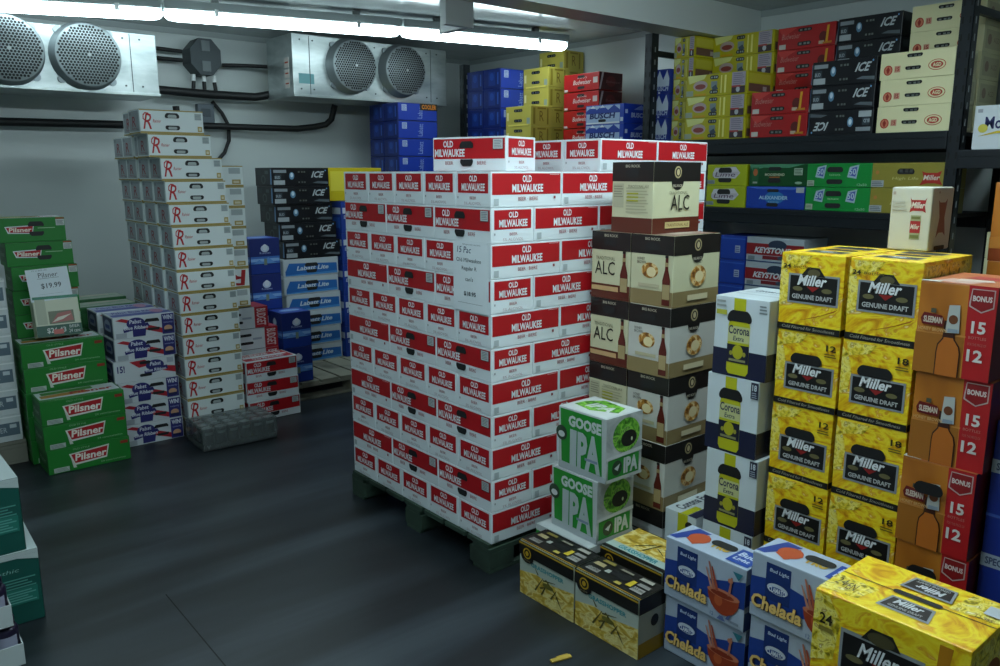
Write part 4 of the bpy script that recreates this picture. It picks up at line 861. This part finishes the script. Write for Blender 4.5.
M24, M18, M12 = mgd(24), mgd(18), mgd(12); G_M = 'gold cartons with black label in the tall double column'
for i in range(5):
    put([M12, M12, M12, M12, M24][i], 2.30+[0, 0, .002, 0, -.004][i], 1.360, .001+.2438*i, 'x', [0, .5, -.5, .5, -.3][i], f'gold carton with black label, {ORD[4-i]} in left column beside white and navy', G_M)
    put([M18, M18, M18, M18, M24][i], 2.30, 1.142, .001+.2438*i, 'x', [0, 0, .5, -.4, .4][i], f'gold carton with black label, {ORD[4-i]} in right column beside amber cartons', G_M)
k = Carton(.326, .246, .217, GOLD, rough=.38)
k.on('F').p([(0, .2), (.16, .3), (.19, .75), (.1, .97), (0, .97)], GOLDI).p([(.80, .1), (.84, .1), (.9, .95), (.82, .95)], '#b8780c').p([(.20, .12), (.75, .12), (.75, .70), (.20, .70)], '#8e9294').r(.22, .16, .73, .66, '#11100f')
k.p([(.34, .68), (.60, .68), (.54, .82), (.40, .82)], '#1c1a14').e(.47, .73, .09, .07, '#4a4428').p([(.42, .46), (.54, .46), (.48, .38)], '#8a1a18').e(.31, .42, .06, .035, '#6a6440').e(.64, .42, .07, .035, '#6a6440').t('Miller', .34, .46, .60, .63, '#dfe2e4', .25, .02).t('GENUINE DRAFT', .26, .24, .70, .32, '#b4b6b4', 0, .03).t('24', .05, .66, .14, .78, '#2a2410', 0, .02).r(.05, .58, .15, .63, '#8a7a30')
for f in 'LR': k.on(f).r(.05, .05, .95, .95, GOLDI).e(.5, .5, .2, .2, '#8a4a10')
k.on('T').p([(0, .05), (.25, .1), (.3, .4), (0, .42)], GOLDI).p([(.7, .55), (1, .6), (1, .95), (.75, .95)], GOLDI).p([(0, .485), (1, .505), (1, .515), (0, .495)], '#3a3008').slot(.52, .5, .32, .075, 'black', name='handle_slot')
for (v0, r_) in ((.14, 0), (.62, 180)):
    k.p([(.36, v0), (.70, v0), (.67, v0+.26), (.39, v0+.26)], '#8e9294').p([(.38, v0+.03), (.68, v0+.03), (.655, v0+.23), (.405, v0+.23)], '#11100f').t('Miller', .44, v0+(.12 if not r_ else .05), .62, v0+(.22 if not r_ else .15), '#d0d3d6', .2, .03, r_).t('GENUINE DRAFT', .42, v0+(.05 if not r_ else .17), .64, v0+(.09 if not r_ else .21), '#a4a6a4', 0, .02, r_)
k.t('24', .05, .2, .12, .34, '#3a3008').r(.88, .66, .99, .84, '#b9c0c4').t('12-355', .86, .54, .96, .6, '#5a4a18').t('EN', .14, .16, .2, .3, '#5a4a10'); k.make('can_carton')
put(k, 1.60, .810, .3345, 'x', 0, 'large gold carton with black label, nearest the camera at the bottom right', 'large gold cartons at the bottom right')
q = Carton(.326, .246, .166, GOLD, rough=.38); q.on('F').r(.2, .2, .9, .8, '#11100f'); q.make('can_carton')
for i in range(2): put(q, 1.605, .808, .001+.1665*i, 'x', 0, f'gold carton below the large one nearest the camera, {["on the floor", "directly under it"][i]}', 'large gold cartons at the bottom right')
# amber and red bottle cases
k = Carton(.197, .28, .2515, AMBER, rough=.4)
for f in 'FB':
    k.on(f).p([(.66, 0), (1, 0), (1, 1), (.64, 1)], '#b3161c').r(0, .44, .66, .46, '#c8843c').r(0, .0, .64, .44, '#a0621c')
    k.p([(.66, .82), (.68, .97), (.97, .97), (.97, .78), (.82, .72), (.66, .78)], '#b8a4a0').p([(.68, .83), (.69, .96), (.955, .96), (.955, .79), (.82, .735), (.68, .79)], '#8a1218').t('BONUS', .70, .84, .94, .90, '#d8c8c4', 0, .04)
    k.t('15', .72, .50, .90, .63, '#d8d0cc', 0, .03).t('BOTTLES', .70, .44, .92, .47, '#c08078').t('FOR THE PRICE OF', .7, .37, .93, .4, '#b06a64').t('12', .70, .20, .90, .33, '#d8d0cc', 0, .03)
    k.p([(.30, .0), (.62, .0), (.62, .26), (.60, .34), (.53, .41), (.52, .6), (.38, .6), (.37, .41), (.31, .34), (.30, .26)], '#3a1606').p([(.315, .0), (.605, .0), (.605, .26), (.585, .33), (.52, .40), (.51, .42), (.39, .42), (.385, .4), (.325, .33), (.315, .26)], '#b8661e')
    k.p([(.40, .47), (.58, .48), (.56, .78), (.42, .77)], '#b4b8b4').e(.49, .62, .06, .05, '#6a3a1c').r(.43, .48, .56, .52, '#8a96a4')
    k.p([(.08, .54), (.36, .53), (.38, .60), (.34, .65), (.10, .67), (.06, .6)], '#6a1412').t('SLEEMAN', .10, .56, .35, .63, '#cfc0b0', 0, .04).r(.19, .67, .26, .72, '#4a4a3c').t('HONEY BROWN', .04, .47, .42, .51, '#d0a468', 0, .02)
for f in 'R': k.on(f).r(0, 0, 1, 1, '#5e1014').t('SLEEMAN', .2, .4, .8, .55, '#7a3a34', 0, .03)
k.on('L').r(0, 0, 1, .44, '#8e5014')
k.on('T').r(0, 0, 1, 1, '#b8683a').p([(.1, .1), (.6, .05), (.7, .3), (.2, .4)], '#c8a090').p([(.3, .5), (.9, .45), (.8, .7), (.35, .75)], '#b03a30').p([(.35, .2), (.8, .3), (.7, .45), (.3, .4)], '#d0b8a8').r(0, 0, .25, .08, '#cfcfc0'); k.make('bottle_carton')
SLm = k
kh = Carton(.197, .28, .2515, AMBER, rough=.4); kh.mb.v = list(k.mb.v); kh.mb.f = list(k.mb.f); kh.mb.m = list(k.mb.m); kh.mb.sm = list(k.mb.sm); kh.mb.mats = list(k.mb.mats)
kh.on('F'); kh.k = 60; kh.slot(.44, .73, .4, .14, 'black', .1).r(.25, .68, .42, .73, '#c9c0a8').make('bottle_carton')
G_S = 'amber and red bottle cartons with numbers'
for i in range(4):
    put([kh, kh, SLm, SLm][i], 2.285+[0, -.003, .004, -.006][i], .926+[0, .003, -.003, .002][i], .166+.252*i, 'x', [.4, -.8, .6, -1][i], f'amber and red bottle carton with big numbers, {ORD[3-i]} in the right-hand column', G_S)
# blue carton stack and orange cartons at the right edge
k = Carton(.30, .30, .27, '#16308c', rough=.35); k.on('F').r(0, .46, 1, .60, '#a4b2c4').t('SPECIAL', .04, .49, .28, .57, '#3a4a6c', 0, .03).r(.3, .0, 1, .35, '#14205c').e(.55, .3, .2, .2, '#3a1c2c').r(0, .0, 1, .03, '#3c5cb4'); k.on('L').r(.05, .05, .95, .95, '#142a7c'); k.make()
stack(k, 2.345, .724, .001, 3, 'x', 'deep blue carton with pale band', 'at the right frame edge', 'deep blue cartons at the right edge', h=.2705)
k = Carton(.31, .28, .26, AMBER, rough=.4); k.on('F').r(0, 0, 1, .16, '#8a3a0c').t('SLEEMAN', .12, .42, .5, .5, '#d8c0a0', 0, .04).p([(0, .3), (.3, .35), (.3, .2), (0, .16)], '#c07a2c'); k.make('bottle_carton')
stack(k, 3.0, 1.017, .131, 5, 'x', 'orange bottle carton', 'in the rear column cut by right frame edge', 'orange cartons at the right edge')
# small white carton standing on the gold cartons
k = Carton(.128, .16, .197, '#c6c4b4', .006, .42); k.on('F').p([(.48, .84), (.52, .80), (.84, .80), (.88, .84), (.84, .72), (.88, .60), (.80, .63), (.56, .63), (.48, .60), (.52, .72)], '#9c2226').t('Miller', .53, .67, .84, .77, '#d8d0c4', .2, .03).r(.53, .18, .78, .56, '#9aa078').r(.53, .28, .78, .47, '#9c2226').t('Miller', .55, .34, .76, .42, '#d8d0c4', .2, .02).r(.55, .5, .76, .54, '#6a7040').r(.55, .2, .76, .25, '#6a7040').lines(.05, .62, .42, .8, 3, '#b4b2a4').r(.05, .88, .12, .93, '#a89a8c')
k.on('R').r(.02, .02, .98, .98, '#b9b1a8').p([(.30, .80), (.38, .76), (.62, .76), (.72, .82), (.64, .52), (.74, .22), (.62, .28), (.42, .28), (.30, .20), (.40, .52)], '#7c3c40').e(.3, .92, .03, .02, '#8a6a64').slot(.5, .04, .5, .07, 'black') ; k.make('bottle_carton')
put(k, 2.62, 1.185, 1.221, 'x', 0, 'small white carton with red bow-tie logo standing on the gold cartons')

# ================================================================ near left edge: teal boxes and trays
k = Carton(.30, .30, .25, '#0c4a42', rough=.45)
k.on('F').r(0, .95, 1, 1, '#a9b4b4').p([(0, .95), (1, .95), (1, .86), (.8, .92), (.4, .93)], '#a9b4b4').t('Apothic', .45, .72, .8, .79, '#7aa49c', .3).lines(.45, .5, .95, .66, 4, '#4a887e').r(.4, .28, .96, .5, '#1c6a5e').lines(.42, .3, .94, .48, 5, '#5a968c').on('R').r(0, 0, 1, .9, '#0c4a42').on('T').r(0, 0, 1, 1, '#b9c6c6'); k.make('cider_carton')
put(k, .078, 2.862, .2515, 'y', 1, 'upper dark teal carton with pale top at the left frame edge', 'dark teal cartons at the left edge', 'box')
put(k, .113, 2.860, .001, 'y', -1, 'lower dark teal carton on the floor at the left frame edge', 'dark teal cartons at the left edge', 'box')
pur = mat('#1c1630', .3, .3); cm = MB(); cm.lathe([(.03, .0), (.033, .006), (.033, .098), (.028, .108), (.026, .108), (.025, .105), (.001, .105)], pur, n=14)
cm.add([(.0335*math.sin(a), -.0335*math.cos(a), z) for z in (.05, .085) for a in [-.8+1.6*i/6 for i in range(7)]], [[i, i+1, 8+i, 7+i] for i in range(6)], mat('#8a8ca0', .4), True); cme = cm.mesh('can')
for q_ in range(4):
    z = .001+.1225*q_; x1 = .276+[0, .005, -.012, -.035][q_]
    t = empty('can_tray', (x1-.2, 2.52, z)); tag(t, f'white cardboard tray of dark purple cans, {ORD[3-q_]} at the bottom left corner', 'tray', 'trays of cans at the bottom left')
    m = MB(); W = mat('#aeb7b8', .55)
    m.box(-.2, -.135, 0, .2, .135, .004, W); m.box(-.2, -.135, .004, .2, -.132, .062, W); m.box(-.2, .132, .004, .2, .135, .062, W); m.box(-.2, -.132, .004, -.197, .132, .062, W); m.box(.197, -.132, .004, .2, .132, .062, W)
    m.build('tray_base', t)
    kk = Carton(.4, .27, .062, '#aeb7b8'); kk.mb = MB(); kk.on('F')
    if q_ % 2: kk.e(.78, .5, .05, .3, '#7a3a3c').e(.78, .5, .03, .18, '#b4a4a4')
    else: kk.r(.62, .2, .9, .6, '#23262a').t('IMPORTED', .64, .3, .88, .5, '#9aa2a2', 0, .03)
    kk.mb.build('tray_print', t)
    for i in range(6):
        for j in range(4):
            if j == 0 or i == 5:
                o = bpy.data.objects.new('can', cme); C.objects.link(o); o.parent = t; o.location = (-.163+.0655*i, -.098+.0655*j, .005)
# scrap of yellow wood on the floor
m = MB(); m.box(-.035, -.008, 0, .035, .008, .006, mat('#b89a3c', .7), .002); m.box(-.01, .004, 0, .03, .014, .005, mat('#a88a34', .7), .001)
o = m.build('wood_scrap'); o.location = (1.565, 1.575, .0005); o.rotation_euler = (0, 0, math.radians(-15)); tag(o, 'tiny yellow scrap lying on the floor in front of the field-print cartons', 'scrap')
